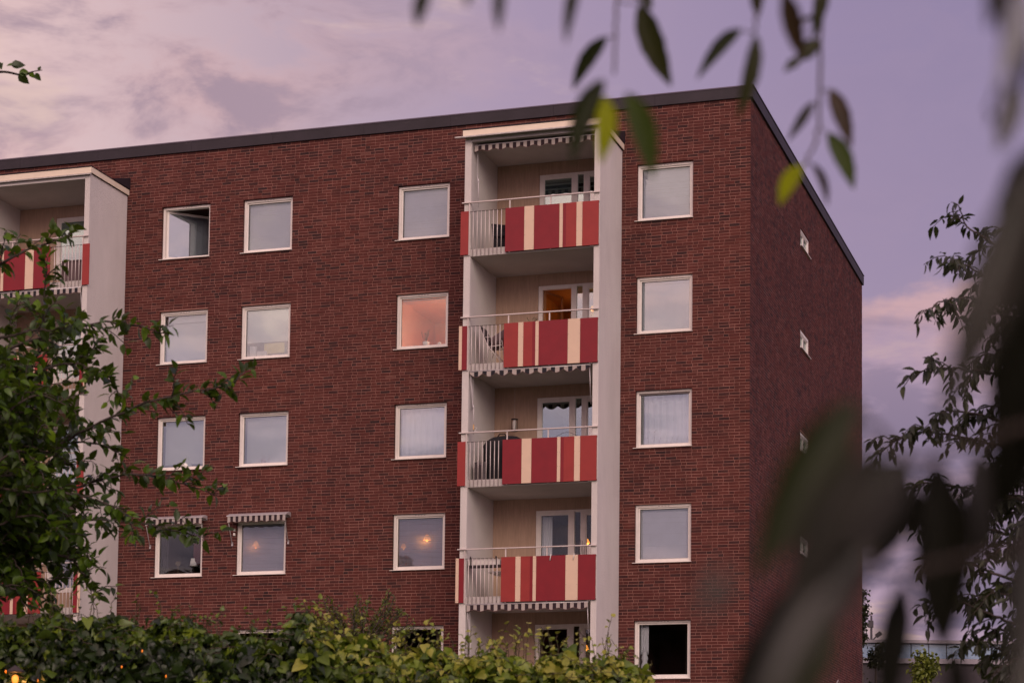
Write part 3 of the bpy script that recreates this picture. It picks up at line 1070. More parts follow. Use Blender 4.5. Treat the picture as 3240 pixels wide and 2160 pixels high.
for bi, (b0, b1) in enumerate(BAYS):
    fin(b0, b0 + 0.165)
    fin(b1 - 0.145, b1)
    xi0, xi1 = b0 + 0.165, b1 - 0.145
    # inner plaster lining of the fins
    for xx, s in ((xi0, 1), (xi1, -1)):
        MB().box(min(xx, xx + s * .004), max(xx, xx + s * .004), YB + .03, -.006, 3.3, 18.6).build('fin_lining', M['plaster_in'], building)
    # bay roof
    br = MB().box(b0 + .01, b1 - .01, YB + .02, -.004, 18.60, 18.74).build('bay_roof', M['ceil'], building)
    MB().box(b0 - .045, b1 + .05, YB - .05, YB - .028, 18.725, 18.875).build('fascia_board', M['fascia'], br, bevel=.003)
    MB().box(b1 + .03, b1 + .05, YB - .027, -.004, 18.735, 18.885).build('fascia_board', M['fascia'], br, bevel=.003)
    MB().box(b0 - .045, b0 - .025, YB - .027, -.004, 18.735, 18.885).build('fascia_board', M['fascia'], br, bevel=.003)
    MB().box(b0 - .06, b1 + .062, YB - .062, -.004, 18.888, 18.905).build('roof_sheet', M['coping'], br)
    MB().prism([(-.95, 18.906), (-.004, 19.22), (-.004, 18.906)], b0 - .05, b1 + .075).build('lean_flashing', M['coping'], br)
    MB().box(xi0 + .005, xi1 - .005, YB + .004, YB + .019, 18.6, 18.722).build('soffit_beam', M['plaster_in'], br)
    if bi == 0:
        MB().prism([(YB - .20, 18.655), (YB - .20, 18.685), (YB - .03, 18.722), (YB - .03, 18.69)], b0 - .20, b0 + 1.62).build('drip_profile', M['drip'], br)
        MB().prism([(YB - .198, 18.657), (YB - .198, 18.687), (YB - .03, 18.722), (YB - .03, 18.69)], b0 + 1.625, b1 - .02).build('drip_profile', M['drip'], br)
    else:
        MB().prism([(YB - .09, 18.68), (YB - .09, 18.705), (YB - .03, 18.722), (YB - .03, 18.69)], b0 - .1, b1 + .052).build('drip_profile', M['drip'], br)
    for lv in range(1, 6):
        dz = -(lv - 1) * S
        # slab
        slab = MB().box(xi0 + .006, xi1 - .006, YB + .02, -.005, 15.79 + dz, 15.96 + dz).build('balcony', M['concrete'], building)
        MB().box(xi0 + .007, xi1 - .007, YB + .021, -.006, 15.784 + dz, 15.788 + dz).build('slab_soffit', M['ceil'], slab)
        # boards of the railing, in front of the fins
        pan, end = (L1P, E1) if lv % 2 == 1 else (L2P, E2)
        if bi == 1:
            pan, end = mirror(pan, b0, b1), mirror(end, b0, b1)
            if lv % 2 == 1:
                pass
        for c, xa, xb in pan + end:
            pr = 0.010 if c == 'cream' else 0.0
            MB().box(xa + .0012, xb - .0012, YB - .055 - pr, YB - .041 - pr, 15.815 + dz, 16.878 + dz).build('railing_board', M[c], slab)
            if c == 'cream':
                s_ = MB()
                for sx in (xa + .018, xb - .018):
                    for sz in (15.86, 16.18, 16.52, 16.83):
                        s_.lathe([(.006, 0), (.004, .004)], (0, 0, 0), 6)
                        n_ = len(s_.v) - 12
                        for q in range(12):
                            vx, vy, vz = s_.v[n_ + q]
                            s_.v[n_ + q] = (sx + vx, YB - .0655 - vz, sz + dz + vy)
                s_.build('screw_heads', M['gasket'], slab)
        allx = [q for _, a_, b_ in pan for q in (a_, b_)]
        p0_, p1_ = min(allx), max(allx)
        MB().box(p0_, p1_, YB - .040, YB - .004, 15.815 + dz, 15.85 + dz).build('board_rail', M['darkgap'], slab)
        MB().box(p0_, p1_, YB - .040, YB - .004, 16.84 + dz, 16.874 + dz).build('board_rail', M['darkgap'], slab)
        # handrail, posts, balusters
        lo_, hi_ = b0 - .045, b1 + .0
        MB().box(lo_, hi_, YB - .055, YB + .0, 17.078 + dz, 17.105 + dz).build('handrail', M['rail'], slab, bevel=.004)
        g0 = (-6.44, -5.42, -4.40, -3.40, -3.355)
        for xx in g0:
            xx = xx if bi == 0 else b0 + BAYS[0][1] - xx
            MB().box(xx - .014, xx + .014, YB - .035, YB - .008, 15.80 + dz, 17.077 + dz).build('post', M['rail'], slab)
        MB().box(-6.44 if bi == 0 else b0 + BAYS[0][1] + 5.53, -5.53 if bi == 0 else b0 + BAYS[0][1] + 6.44, YB - .03, YB - .012, 16.862 + dz, 16.872 + dz).build('baluster_rail', M['darkgap'], slab)
        for i in range(8):
            xx = -6.345 + .102 * i
            xx = xx if bi == 0 else b0 + BAYS[0][1] - xx
            MB().tube([(xx, YB - .021, 15.80 + dz), (xx, YB - .021, 16.872 + dz)], .0105, 8).build('baluster', M['rail'], slab, smooth=True)
        # back wall: boards, door unit
        zc = 18.592 + dz
        zf = 15.965 + dz
        if bi == 0:
            sx, d0, d1 = -5.31, -5.30, xi1 - .006
        else:
            sx, d0, d1 = b0 + 1.30, b0 + 1.31, xi1 - .006
        bw = MB().box(xi0 + .006, sx - .003, -.012, .006, zf, zc).build('back_board', M['ply'], slab)
        MB().box(sx + .003, d1, -.012, .006, 18.285 + dz, zc).build('back_board', M['ply'], slab)
        MB().box(sx + .003, d1, -.012, .006, zf, 16.60 + dz).build('back_board', M['ply'], slab)
        # one white unit: wide light, slit light, door light
        zt, zb = 18.28 + dz, 16.60 + dz
        l0, l1, s0, s1, e0 = d0 + .105, d0 + .84, d0 + .98, d0 + 1.13, d0 + 1.265
        fr = MB()
        fr.box(d0, l0, -.03, .06, zb, zt).box(l1, s0, -.03, .06, zb, zt).box(s1, e0, -.03, .06, zb, zt)
        fr.box(l0, l1, -.03, .06, zt - .10, zt).box(s0, s1, -.03, .06, zt - .06, zt).box(e0, d1, -.03, .06, zt - .12, zt)
        fr.box(l0, l1, -.03, .06, zb, zb + .1).box(s0, s1, -.03, .06, zb, zb + .1).box(e0, d1, -.03, .06, zb, zb + .1)
        du = fr.build('balcony_door', M['white'], slab, bevel=.004)
        du.parent = building
        opn = (bi == 0 and lv == 2)
        gm = 'glass_d' if lv >= 4 else 'glass_b'
        if not opn:
            MB().ring(l0 + .001, l1 - .001, zb + .101, zt - .101, -.018, .03, .022).build('sash', M['white'], du)
            MB().box(l0 + .023, l1 - .023, .004, .010, zb + .123, zt - .123).build('pane', M[gm], du)
        else:
            sw_ = MB().ring(0, l1 - l0 - .01, zb + .101, zt - .101, -.02, .02, .05)
            a_ = math.radians(68)
            sw_.v = [(l0 + .02 + p[0] * math.cos(a_) - p[1] * math.sin(a_), .06 + p[0] * math.sin(a_) + p[1] * math.cos(a_), p[2]) for p in sw_.v]
            so_ = sw_.build('open_sash', M['room_orange'], du)
            so_['label'] = 'inward opened sash'
        MB().box(s0, s1, .004, .010, zb + .1, zt - .06).build('pane', M[gm], du)
        MB().ring(e0 + .001, d1 + .02, zb + .101, zt - .121, -.018, .03, .022).build('sash', M['white'], du)
        MB().box(e0 + .023, d1 - .002, .004, .010, zb + .12, zt - .143).build('pane', M[gm], du)
        if lv in (1,) or bi == 1:
            blind(du, l0 + .01, l1 - .01, zb + .1, zt - .1, .06, math.radians(55))
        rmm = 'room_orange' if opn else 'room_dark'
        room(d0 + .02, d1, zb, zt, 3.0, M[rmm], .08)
        if bi == 0 and lv in (2, 4, 5):
            lx, ly, lz = {2: (-4.35, 1.5, zt - .25), 4: (-4.27, .95, 17.62 + dz), 5: (-4.27, .95, 17.78 + dz)}[lv]
            t = pendant('room_lamp', {2: 'lamp glowing in the orange room behind the second balcony', 4: 'orange lamp behind the slit window of the fourth balcony', 5: 'orange lamp behind the slit window of the lowest balcony'}[lv], lx, ly, zt + .11, lz, .07, M['shade_lit'], M['bulb_hi'])
            lt = bpy.data.lights.new('lamp_light', 'POINT')
            lt.energy, lt.color, lt.shadow_soft_size = (9 if lv == 2 else .4), (1, .46, .13), .07
            lo = bpy.data.objects.new('lamp_light', lt)
            col.objects.link(lo)
            lo.location = (lx, ly, lz - .12)
            adopt(lo, t)
            if lv in (4, 5):
                t = pendant('wall_lamp', {4: 'orange lamp behind the door light of the fourth balcony', 5: 'orange lamp behind the door light of the lowest balcony'}[lv], lx + .46, ly - .3, zt + .11, lz - .02, .06, M['shade_lit'], M['bulb_hi'])

# ------------------------------------------------------------------ awnings
def valance(t, dark, mb_p, x0, x1, y, zt, h, pitch, amp, nper, up=True):
    n = int(round((x1 - x0) / pitch))
    pitch = (x1 - x0) / n
    for i in range(n):
        m = MB()
        sub = 4
        for s in range(sub):
            xa, xb = x0 + (i + s / sub) * pitch, x0 + (i + (s + 1) / sub) * pitch
            def zl(x):
                u = (x - x0) / (x1 - x0) * nper
                v = abs(math.sin(math.pi * u)) if not up else 0.5 + 0.5 * math.cos(2 * math.pi * u)
                return zt - h - (amp * v)
            ya = y + .006 * math.sin((xa - x0) * 17)
            yb = y + .006 * math.sin((xb - x0) * 17)
            m.quad((xa, ya, zl(xa)), (xb, yb, zl(xb)), (xb, yb, zt), (xa, ya, zt))
            mb_p.quad((xa, ya - .002, zl(xa) - .008), (xb, yb - .002, zl(xb) - .008), (xb, yb - .002, zl(xb) + .004), (xa, ya - .002, zl(xa) + .004))
        thick(m.build('stripe', M['striped_w' if i % 2 == 0 else dark], t))


def thick(o, t=.003):
    s = o.modifiers.new('cloth_thickness', 'SOLIDIFY')
    s.thickness = t


def awning(label, x0, x1, y, zt, h, dark, pitch, amp, nper, up=True, arms=True, armlen=.9, crank=True, rollz=None):
    t = thing('balcony_awning', label, 'awning', ((x0 + x1) / 2, y, zt), 'striped awnings of the balconies')
    p = MB()
    valance(t, dark, p, x0, x1, y, zt, h, pitch, amp, nper, up)
    thick(p.build('valance_piping', M['piping'], t))
    MB().tube([(x0 - .01, y + .02, zt + .005), (x1 + .01, y + .02, zt + .005)], .022, 8).build('front_bar', M['alu'], t, smooth=True)
    r_ = rollz or zt + .02
    MB().quad((x0 + .02, y + .02, zt + .022), (x1 - .02, y + .02, zt + .022), (x1 - .02, y + .30, r_ + .035), (x0 + .02, y + .30, r_ + .035)).build('canopy', M[dark], t)
    thick(bpy.data.objects[t.children[-1].name])
    MB().tube([(x0, y + .32, r_ + .03), (x1, y + .32, r_ + .03)], .03, 8).build('roller_tube', M['alu'], t, smooth=True)
    if arms:
        for xx in (x0 + .015, x1 - .015):
            MB().tube([(xx, y + .02, zt), (xx, y + .16, zt - armlen)], .011, 6).build('arm', M['alu'], t, smooth=True)
    if crank:
        m = MB().tube([(x0 + .05, y + .10, zt - .02), (x0 + .05, y + .10, zt - .80), (x0 + .085, y + .08, zt - .86), (x0 + .085, y + .08, zt - 1.5)], .009, 6)
        m.build('crank_rod', M['alu'], t, smooth=True)
        MB().lathe([(.012, -.05), (.022, -.02), (.022, .02), (.01, .05)], (x0 + .07, y + .09, zt - .83), 8).build('crank_joint', M['alu'], t, smooth=True)
    return t


awning('brown and cream striped awning valance under the roof of the top balcony', -6.375, -3.38, YB + .10, 18.525, .105, 'striped_b', .087, .045, 9, True, arms=False, rollz=18.53)
awning('black and cream scalloped awning valance hanging below the second balcony', -6.385, -3.40, YB - .01, 15.765 - S, .05, 'striped_k', .105, .085, 9, False)
awning('brown and cream awning valance hanging below the fourth balcony', -6.385, -3.40, YB - .01, 15.765 - 3 * S, .115, 'striped_b', .085, .045, 8.5, True)
awning('black and cream awning valance below the top balcony of the left bay', -19.93, -16.93, YB - .01, 15.765, .12, 'striped_k', .085, .02, 9, True, crank=False)


def window_awning(label, k, ext):
    x0, x1, z0, z1 = W_[k]
    t = thing('window_awning', label, 'awning', ((x0 + x1) / 2, 0, z1), 'striped awnings of the windows')
    a, b = x0 - .11, x1 + .10
    MB().prism([(-.006, z1 + .03), (-.006, z1 + .15), (-.12, z1 + .155), (-.30, z1 + .085), (-.30, z1 + .06), (-.10, z1 + .07)], a - .03, b + .03).build('cassette', M['alu'], t, bevel=.004)
    p = MB()
    valance(t, 'striped_b', p, a, b, -.29, z1 + .060, .13, .075, .03, 6, True)
    thick(p.build('valance_piping', M['piping'], t))
    for xx in (a + .02, b - .02):
        MB().tube([(xx, -.28, z1 + .06), (xx, -.26, z1 - .1), (xx, -.03, z1 - .62)], .012, 6).build('arm', M['alu'], t, smooth=True)
        MB().box(xx - .02, xx + .02, -.04, -.006, z1 - .66, z1 - .56).build('arm_bracket', M['alu'], t)
    return t


window_awning('striped window awning over the dark window with the white lampshade', 'A4', 0)
window_awning('striped window awning over the window with closed blinds, right of its twin', 'B4', 0)
x0, x1, z0, z1 = W_['B4']
ob = MB().box(x0 - .05, x0 - .012, -.06, -.006, z1 - .28, z1 - .22).box(x0 - .052, x0 - .010, -.06, -.006, z1 - .40, z1 - .33)
tag(ob.build('strap_box', M['clay'], None, bevel=.004), 'small white strap fittings left of the closed blind awning window', 'fitting')

# ------------------------------------------------------------------ what stands on the balconies
# top balcony: black high-backed chair
zf = 15.965
t = thing('lounge_chair', 'black high backed chair on the top balcony', 'chair', (-5.75, -1.5, zf))
MB().prism([(-1.75, zf + .32), (-1.15, zf + .36), (-1.15, zf + .44), (-1.75, zf + .42)], -5.95, -5.40).build('seat', M['black'], t, bevel=.02)
m = MB()
m.v = [(-5.93, -1.72, zf + .05), (-5.40, -1.60, zf + .05), (-5.30, -1.62, zf + .58), (-5.98, -1.76, zf + .66),
       (-5.93, -1.60, zf + .05), (-5.40, -1.50, zf + .05), (-5.30, -1.52, zf + .58), (-5.98, -1.66, zf + .66)]
m.f = [(0, 1, 2, 3), (7, 6, 5, 4), (0, 4, 5, 1), (1, 5, 6, 2), (2, 6, 7, 3), (3, 7, 4, 0)]
m.t = [.5] * 6
m.build('backrest', M['black'], t, bevel=.02)
for xx in (-5.92, -5.43):
    for yy in (-1.70, -1.2):
        MB().box(xx - .02, xx + .02, yy - .02, yy + .02, zf, zf + .34).build('leg', M['black'], t)
# second balcony: folding chair with cushion, herb pot
zf = 15.965 - S
t = thing('folding_chair', 'folding chair with mauve cushions behind the second balcony bars', 'chair', (-5.9, -1.6, zf))
for yy in (-1.85, -1.45):
    MB().tube([(-6.22, yy, zf + .95), (-6.0, yy, zf + .45), (-5.62, yy, zf)], .013, 6).build('frame_tube', M['rail'], t, smooth=True)
    MB().tube([(-6.10, yy, zf), (-5.95, yy, zf + .42), (-5.62, yy, zf + .45)], .013, 6).build('frame_tube', M['rail'], t, smooth=True)
    MB().tube([(-6.1, yy, zf + .66), (-5.65, yy, zf + .64), (-5.58, yy, zf + .1)], .012, 6).build('armrest', M['rail'], t, smooth=True)
def pillow(name, c, u, v, nrm, su, sv, th_, mat, par):
    c, u, v, nrm = (np.array(q, float) for q in (c, u, v, nrm))
    m = MB()
    N = 8
    for side in (1, -1):
        g_ = []
        for i in range(N + 1):
            for j in range(N + 1):
                a_, b_ = 2 * i / N - 1, 2 * j / N - 1
                h_ = th_ * ((1 - a_ ** 4) * (1 - b_ ** 4)) ** .6
                g_.append(tuple(c + u * a_ * su + v * b_ * sv + nrm * side * h_))
        n0 = len(m.v)
        m.v += g_
        for i in range(N):
            for j in range(N):
                q = n0 + i * (N + 1) + j
                f_ = (q, q + 1, q + N + 2, q + N + 1)
                m.f.append(f_ if side < 0 else f_[::-1])
                m.t.append(.5)
    return m.build(name, mat, par, smooth=True)
pillow('back_cushion', (-6.08, -1.65, zf + .70), (0, 1, 0), (-.4, 0, .91), (.91, 0, .4), .19, .28, .05, M['charcoal'], t)
pillow('seat_cushion', (-5.80, -1.65, zf + .50), (0, 1, 0), (.75, 0, .35), (-.3, 0, .9), .19, .24, .07, M['cushion'], t)
pillow('throw_cushion', (-5.72, -1.80, zf + .62), (.5, .1, -.8), (.85, 0, .5), (0, -1, 0.1), .13, .24, .09, M['cushion'], t)
pot('herb_pot', 'two dark herb sprigs rising above the second balcony rail', -4.93, -1.72, zf + .52, .09, .14, 6, .42, M['charcoal'])
tag(MB().box(-5.15, -4.7, -1.9, -1.5, zf, zf + .519).build('plant_stand', M['concrete'], None, bevel=.01), 'low grey stand under the herb pot on the second balcony', 'stand')
# third balcony: covered grill, wicker basket, lantern
zf = 15.965 - 2 * S
t = thing('covered_grill', 'barbecue grill under a black cover on the third balcony', 'grill', (-5.75, -1.55, zf))
m = MB()
secs = [(zf + .02, .50, .24), (zf + .55, .52, .26), (zf + .80, .55, .28), (zf + .86, .56, .28), (zf + .98, .46, .24), (zf + 1.07, .30, .18), (zf + 1.10, .14, .09)]
for z_, a_, b_ in secs:
    for k in range(20):
        an = 2 * math.pi * k / 20
        ca, sa = math.cos(an), math.sin(an)
        w_ = 1 + .03 * math.sin(an * 5 + z_ * 9)
        m.v.append((-5.62 + a_ * w_ * math.copysign(abs(ca) ** .55, ca), -1.50 + b_ * w_ * math.copysign(abs(sa) ** .55, sa), z_))
for i in range(len(secs) - 1):
    for k in range(20):
        m.f.append((i * 20 + k, i * 20 + (k + 1) % 20, (i + 1) * 20 + (k + 1) % 20, (i + 1) * 20 + k))
m.f.append(tuple((len(secs) - 1) * 20 + k for k in range(20)))
m.t = [.5] * len(m.f)
m.build('grill_cover', M['black'], t, smooth=True)
MB().tube([(-5.80, -1.60, zf + 1.08), (-5.74, -1.62, zf + 1.14), (-5.62, -1.62, zf + 1.14), (-5.56, -1.60, zf + 1.08)], .014, 6).build('lid_handle', M['black'], t, smooth=True)
t = thing('wicker_basket', 'grey woven basket beside the covered grill', 'basket', (-6.17, -1.78, zf))
m = MB()
for k in range(16):
    z_ = zf + .02 + k * .027
    r_ = .125 + .035 * k / 15
    m.tube([(-6.16 + r_ * math.cos(a_), -1.78 + r_ * .8 * math.sin(a_), z_ + .003 * math.sin(a_ * 9 + k * math.pi)) for a_ in np.linspace(0, 2 * math.pi, 25)], .014, 5, False)
m.build('woven_body', M['wicker'], t, smooth=True)
MB().lathe([(.10, 0), (.12, .02), (.14, .36), (.02, .36)], (-6.16, -1.78, zf + .012), 16).build('liner', M['charcoal'], t)
# lantern on a thin wire
lx, ly, lz = -5.78, -.35, zf + 1.60
t = thing('hanging_lantern', 'small dark lantern hanging against the beige board of the third balcony', 'lantern', (lx, ly, lz))
m = MB()
m.lathe([(.02, .17), (.085, .16), (.088, .145), (.07, .145)], (lx, ly, lz), 12)
m.build('cap', M['charcoal'], t)
MB().lathe([(.07, -.12), (.09, -.12), (.085, -.145), (.03, -.15)], (lx, ly, lz), 12).build('base', M['charcoal'], t)
for k in range(4):
    an = math.pi / 4 + k * math.pi / 2
    MB().tube([(lx + .08 * math.cos(an), ly + .08 * math.sin(an), lz - .125), (lx + .08 * math.cos(an), ly + .08 * math.sin(an), lz + .15)], .007, 5).build('bar', M['charcoal'], t)
MB().lathe([(.035, -.118), (.05, -.06), (.05, .08), (.03, .13)], (lx, ly, lz), 14).build('glass_chimney', M['clay'], t, smooth=True)
MB().tube([(lx, ly, lz + .16), (lx, ly, 18.59 - 2 * S)], .003, 4).build('wire', M['rail'], t)
m = MB().box(-6.30, -6.27, YB + .02, YB + .05, 17.17 - 2 * S, 17.30 - 2 * S)
tag(m.build('wooden_tag', M['wood'], None, bevel=.004), 'pale wooden tag hanging at the third balcony rail', 'tag')
m = MB().tube([(-6.255, YB + .02, 17.235 - 2 * S), (-6.20, YB + .02, 17.225 - 2 * S), (-6.25, YB + .02, 17.125 - 2 * S), (-6.185, YB + .02, 17.125 - 2 * S)], .009, 6)
tag(m.build('white_hook', M['clay']), 'white zigzag hook beside the wooden tag on the third balcony', 'hook')
m = MB().tube([(-4.2 + .5 * u, YB - .03, 16.895 - 2 * S + .09 * math.sin(math.pi * u) * (1 if u < .95 else .6)) for u in np.linspace(0, 1, 12)] + [(-3.68, YB - .03, 16.90 - 2 * S)], .005, 5)
tag(m.build('loose_cable', M['charcoal'], None, smooth=True), 'thin dark cable looping over the third balcony boards', 'cable')
# fourth balcony: rail planter, white table, hooks, reeds
zf = 15.965 - 3 * S
t = thing('rail_planter', 'pale box planter hung inside the fourth balcony bars', 'planter', (-5.9, YB + .12, zf + .8))
MB().prism([(YB + .03, zf + .75), (YB + .02, zf + .88), (YB + .2, zf + .88), (YB + .18, zf + .75)], -6.36, -5.58).build('trough', M['clay'], t, bevel=.008)
MB().box(-6.38, -5.56, YB + .015, YB + .21, zf + .70, zf + .748).build('drip_tray', M['charcoal'], t)
for xx in (-6.30, -5.66):
    MB().tube([(xx, YB + .01, zf + .70), (xx, YB + .01, zf + .93), (xx, YB - .03, zf + .945), (xx, YB - .045, zf + .90)], .014, 6).build('bracket', M['charcoal'], t, smooth=True)
t = thing('balcony_table', 'white tripod table behind the fourth balcony bars', 'table', (-5.5, -1.35, zf))
MB().box(-5.98, -5.1, -1.7, -1.0, zf + .60, zf + .63).build('table_top', M['shade'], t, bevel=.006)
MB().tube([(-5.58, -1.45, zf + .6), (-5.58, -1.45, zf + .2)], .02, 8).build('stem', M['shade'], t)
for k in range(3):
    an = k * 2.094 + .5
    MB().tube([(-5.58, -1.45, zf + .22), (-5.58 + .16 * math.cos(an), -1.45 + .16 * math.sin(an), zf)], .013, 6).build('leg', M['shade'], t)
for i, xx in enumerate((-4.30, -3.73)):
    m = MB().tube([(xx + .012, YB - .02, 16.90 - 3 * S), (xx + .010, YB - .075, 16.905 - 3 * S), (xx - .012, YB - .078, 16.76 - 3 * S)], .012, 6)
    tag(m.build('planter_hook', M['clay'], None, smooth=True), ['white hook over the wide red board of the fourth balcony', 'white hook over the wide cream board of the fourth balcony'][i], 'hook')
t = thing('reed_sticks', 'thin dark reed sticks leaning by the fourth balcony door', 'sticks', (-3.6, -1.6, zf))
for k in range(5):
    MB().tube([(-3.56 + .02 * k, -1.6, zf), (-3.62 - .05 * k, -1.6, zf + 1.25 + .06 * (k % 3))], .005, 5).build('stick', M['charcoal'], t)
pleat('door_curtain', -5.18, -4.92, 16.72 - 3 * S, 18.15 - 3 * S, .12, M['lace'], 4, .02, 'white curtain behind the left light of the fourth balcony door')
tag(MB().box(-4.78, -4.70, -1.3, -1.22, 16.2 - 3 * S - .2, 16.93 - 3 * S).build('white_post', M['shade'], None, bevel=.004), 'white box edge showing above the fourth balcony boards', 'box')
# left bay, top balcony: dark low cabinet behind the bars
zf = 15.965
tag(MB().box(-17.75, -17.15, -1.6, -1.1, zf, zf + .62).box(-17.77, -17.13, -1.62, -1.08, zf + .622, zf + .65).build('balcony_cabinet', M['cushion'], None, bevel=.006), 'dull mauve cabinet behind the bars of the left top balcony', 'cabinet')

# wall bracket on the gable
t = thing('wall_floodlight', 'small dark floodlight on a bracket near the foot of the gable', 'floodlight', (0, 12.6, 6.2))
P0 = np.array((0.0, 12.2, 6.35))
MB().box(0.003, .02, 12.0, 12.1, 5.6, 6.35).build('conduit', M['greymetal'], t)
MB().box(.003, .16, 12.0, 13.2, 6.30, 6.38).build('bracket', M['greymetal'], t)
MB().prism([(12.9, 6.38), (13.3, 6.38), (13.4, 6.55), (13.0, 6.52)], .02, .2).build('lamp_head', M['greymetal'], t)
MB().tube([(.05, 12.5, 6.4), (.06, 12.55, 6.6), (.06, 12.75, 6.66), (.06, 12.9, 6.58), (.06, 13.0, 6.5)], .012, 5).build('cable', M['rail'], t, smooth=True)

#FOLIAGE#
# ------------------------------------------------------------------ leaves and trees
def leaf_template(kind, bend=0.25, fold=0.2):
    """unit leaf: length along +x, width along y, z normal"""
    if kind == 'vine':
        out = [(0.0, 0.04), (-0.11, 0.20), (-0.03, 0.41), (0.18, 0.50), (0.36, 0.52), (0.54, 0.38), (0.76, 0.25), (1.0, 0.0)]
        V = [(x, y, -bend * x * x + fold * abs(y)) for x, y in out] + [(x, -y, -bend * x * x + fold * abs(y)) for x, y in out[:-1][::-1]]
        V.append((0.36, 0, -bend * .13))
        c = len(V) - 1
        n = c
        return np.array(V), [(i, (i + 1) % n, c) for i in range(n)]
    prof = {'ovate': [(0.16, .33), (0.40, .50), (0.70, .34)], 'lance': [(0.18, .36), (0.45, .50), (0.74, .32)]}[kind]
    V = [(0, 0, 0)]
    for x, w in prof:
        z = -bend * x * x
        V += [(x, w, z + fold * w), (x, 0, z), (x, -w, z + fold * w)]
    V.append((1, 0, -bend))
    F = [(0, 2, 1), (0, 3, 2)]
    for k in range(2):
        a, b = 1 + 3 * k, 4 + 3 * k
        F += [(a, a + 1, b + 1, b), (a + 1, a + 2, b + 2, b + 1)]
    F += [(7, 8, 10), (8, 9, 10)]
    return np.array(V, float), [tuple(reversed(f)) for f in F]


def big_leaf(bend, fold, asp, bite=False):
    """finer leaf for the twigs close to the lens"""
    V, F = [(0, 0, 0)], []
    N = 12
    for i in range(1, N):
        x = i / N
        w = 0.5 * (math.sin(math.pi * x ** 0.85)) ** 0.8 * (1 - .15 * x) * (1 + .05 * math.sin(i * 2.4))
        if bite and i in (7, 8):
            w *= .5
        z = -bend * x * x
        V += [(x, w, z + fold * w), (x, w * .5, z + fold * w * .35), (x, 0, z), (x, -w * .5, z + fold * w * .35), (x, -w, z + fold * w)]
    V.append((1, 0, -bend))
    for j in range(4):
        F.append((0, 1 + j, 2 + j))
    for i in range(N - 2):
        a = 1 + 5 * i
        for j in range(4):
            F.append((a + j, a + 5 + j, a + 6 + j, a + 1 + j))
    a = 1 + 5 * (N - 2)
    for j in range(4):
        F.append((a + j, len(V) - 1, a + 1 + j))
    return np.array(V, float), F


def basis(axis, nrm):
    a = axis / (np.linalg.norm(axis, axis=1, keepdims=True) + 1e-9)
    n = nrm - a * (a * nrm).sum(1, keepdims=True)
    n /= np.linalg.norm(n, axis=1, keepdims=True) + 1e-9
    b = np.cross(n, a)
    return a, b, n


def put_leaves(root, P, A, Nn, L, Wd, tint, kind, mats, singles=300, bends=((.2, .25), (.45, .15), (.05, .35)), parent=None):
    P, A, Nn, L, Wd, tint = (np.asarray(q, float) for q in (P, A, Nn, L, Wd, tint))
    parent = parent or root
    a, b, n = basis(A, Nn)
    px = pix(P)
    vis = (px[:, 0] > 0) & (px[:, 0] < 3240) & (px[:, 1] > 0) & (px[:, 1] < 2160)
    order = np.argsort(np.where(vis, px[:, 2] / L, 1e9))
    nvis = int(vis.sum())
    sel = order[:min(singles, nvis)]
    mask = np.zeros(len(P), bool)
    mask[sel] = True
    tv = rng.integers(0, len(bends), len(P))
    temps = [leaf_template(kind, *q) for q in bends]
    # joined remainder
    VV, TT = [], []
    for v, (T, F) in enumerate(temps):
        q = np.where(~mask & (tv == v))[0]
        if len(q) == 0:
            continue
        W = P[q][:, None] + (T[None, :, 0:1] * L[q][:, None, None]) * a[q][:, None] + (T[None, :, 1:2] * Wd[q][:, None, None]) * b[q][:, None] + (T[None, :, 2:3] * L[q][:, None, None]) * n[q][:, None]
        VV.append(W)
        TT.append(tint[q])
    if VV:
        np_mesh('leaf_mass', np.concatenate(VV), temps[0][1], mats[0], parent, np.concatenate(TT), True, 'stuff')
    meshes = []
    for T, F in temps:
        me = bpy.data.meshes.new('leaf')
        me.from_pydata([tuple(q) for q in T], [], F)
        me.polygons.foreach_set('use_smooth', [True] * len(F))
        me.materials.append(mats[1])
        meshes.append(me)
    inv = Matrix.Translation(-Vector(root.get('_base', (0, 0, 0))))
    for i in sel:
        o = bpy.data.objects.new('leaf', meshes[tv[i]])
        col.objects.link(o)
        o.parent = root
        o.matrix_parent_inverse = inv
        X, Y, Z = a[i] * L[i], b[i] * Wd[i], n[i] * L[i]
        o.matrix_basis = Matrix(((X[0], Y[0], Z[0], P[i][0]), (X[1], Y[1], Z[1], P[i][1]), (X[2], Y[2], Z[2], P[i][2]), (0, 0, 0, 1)))


def smooth_path(pts, n=8, wob=0.0):
    pts = [np.array(p, float) for p in pts]
    out = []
    m = len(pts)
    for i in range(m - 1):
        p0, p1, p2, p3 = pts[max(i - 1, 0)], pts[i], pts[i + 1], pts[min(i + 2, m - 1)]
        for k in range(n):
            t = k / n
            out.append(0.5 * ((2 * p1) + (-p0 + p2) * t + (2 * p0 - 5 * p1 + 4 * p2 - p3) * t * t + (-p0 + 3 * p1 - 3 * p2 + p3) * t ** 3) + rng.normal(0, wob, 3))
    out.append(pts[-1])
    return out


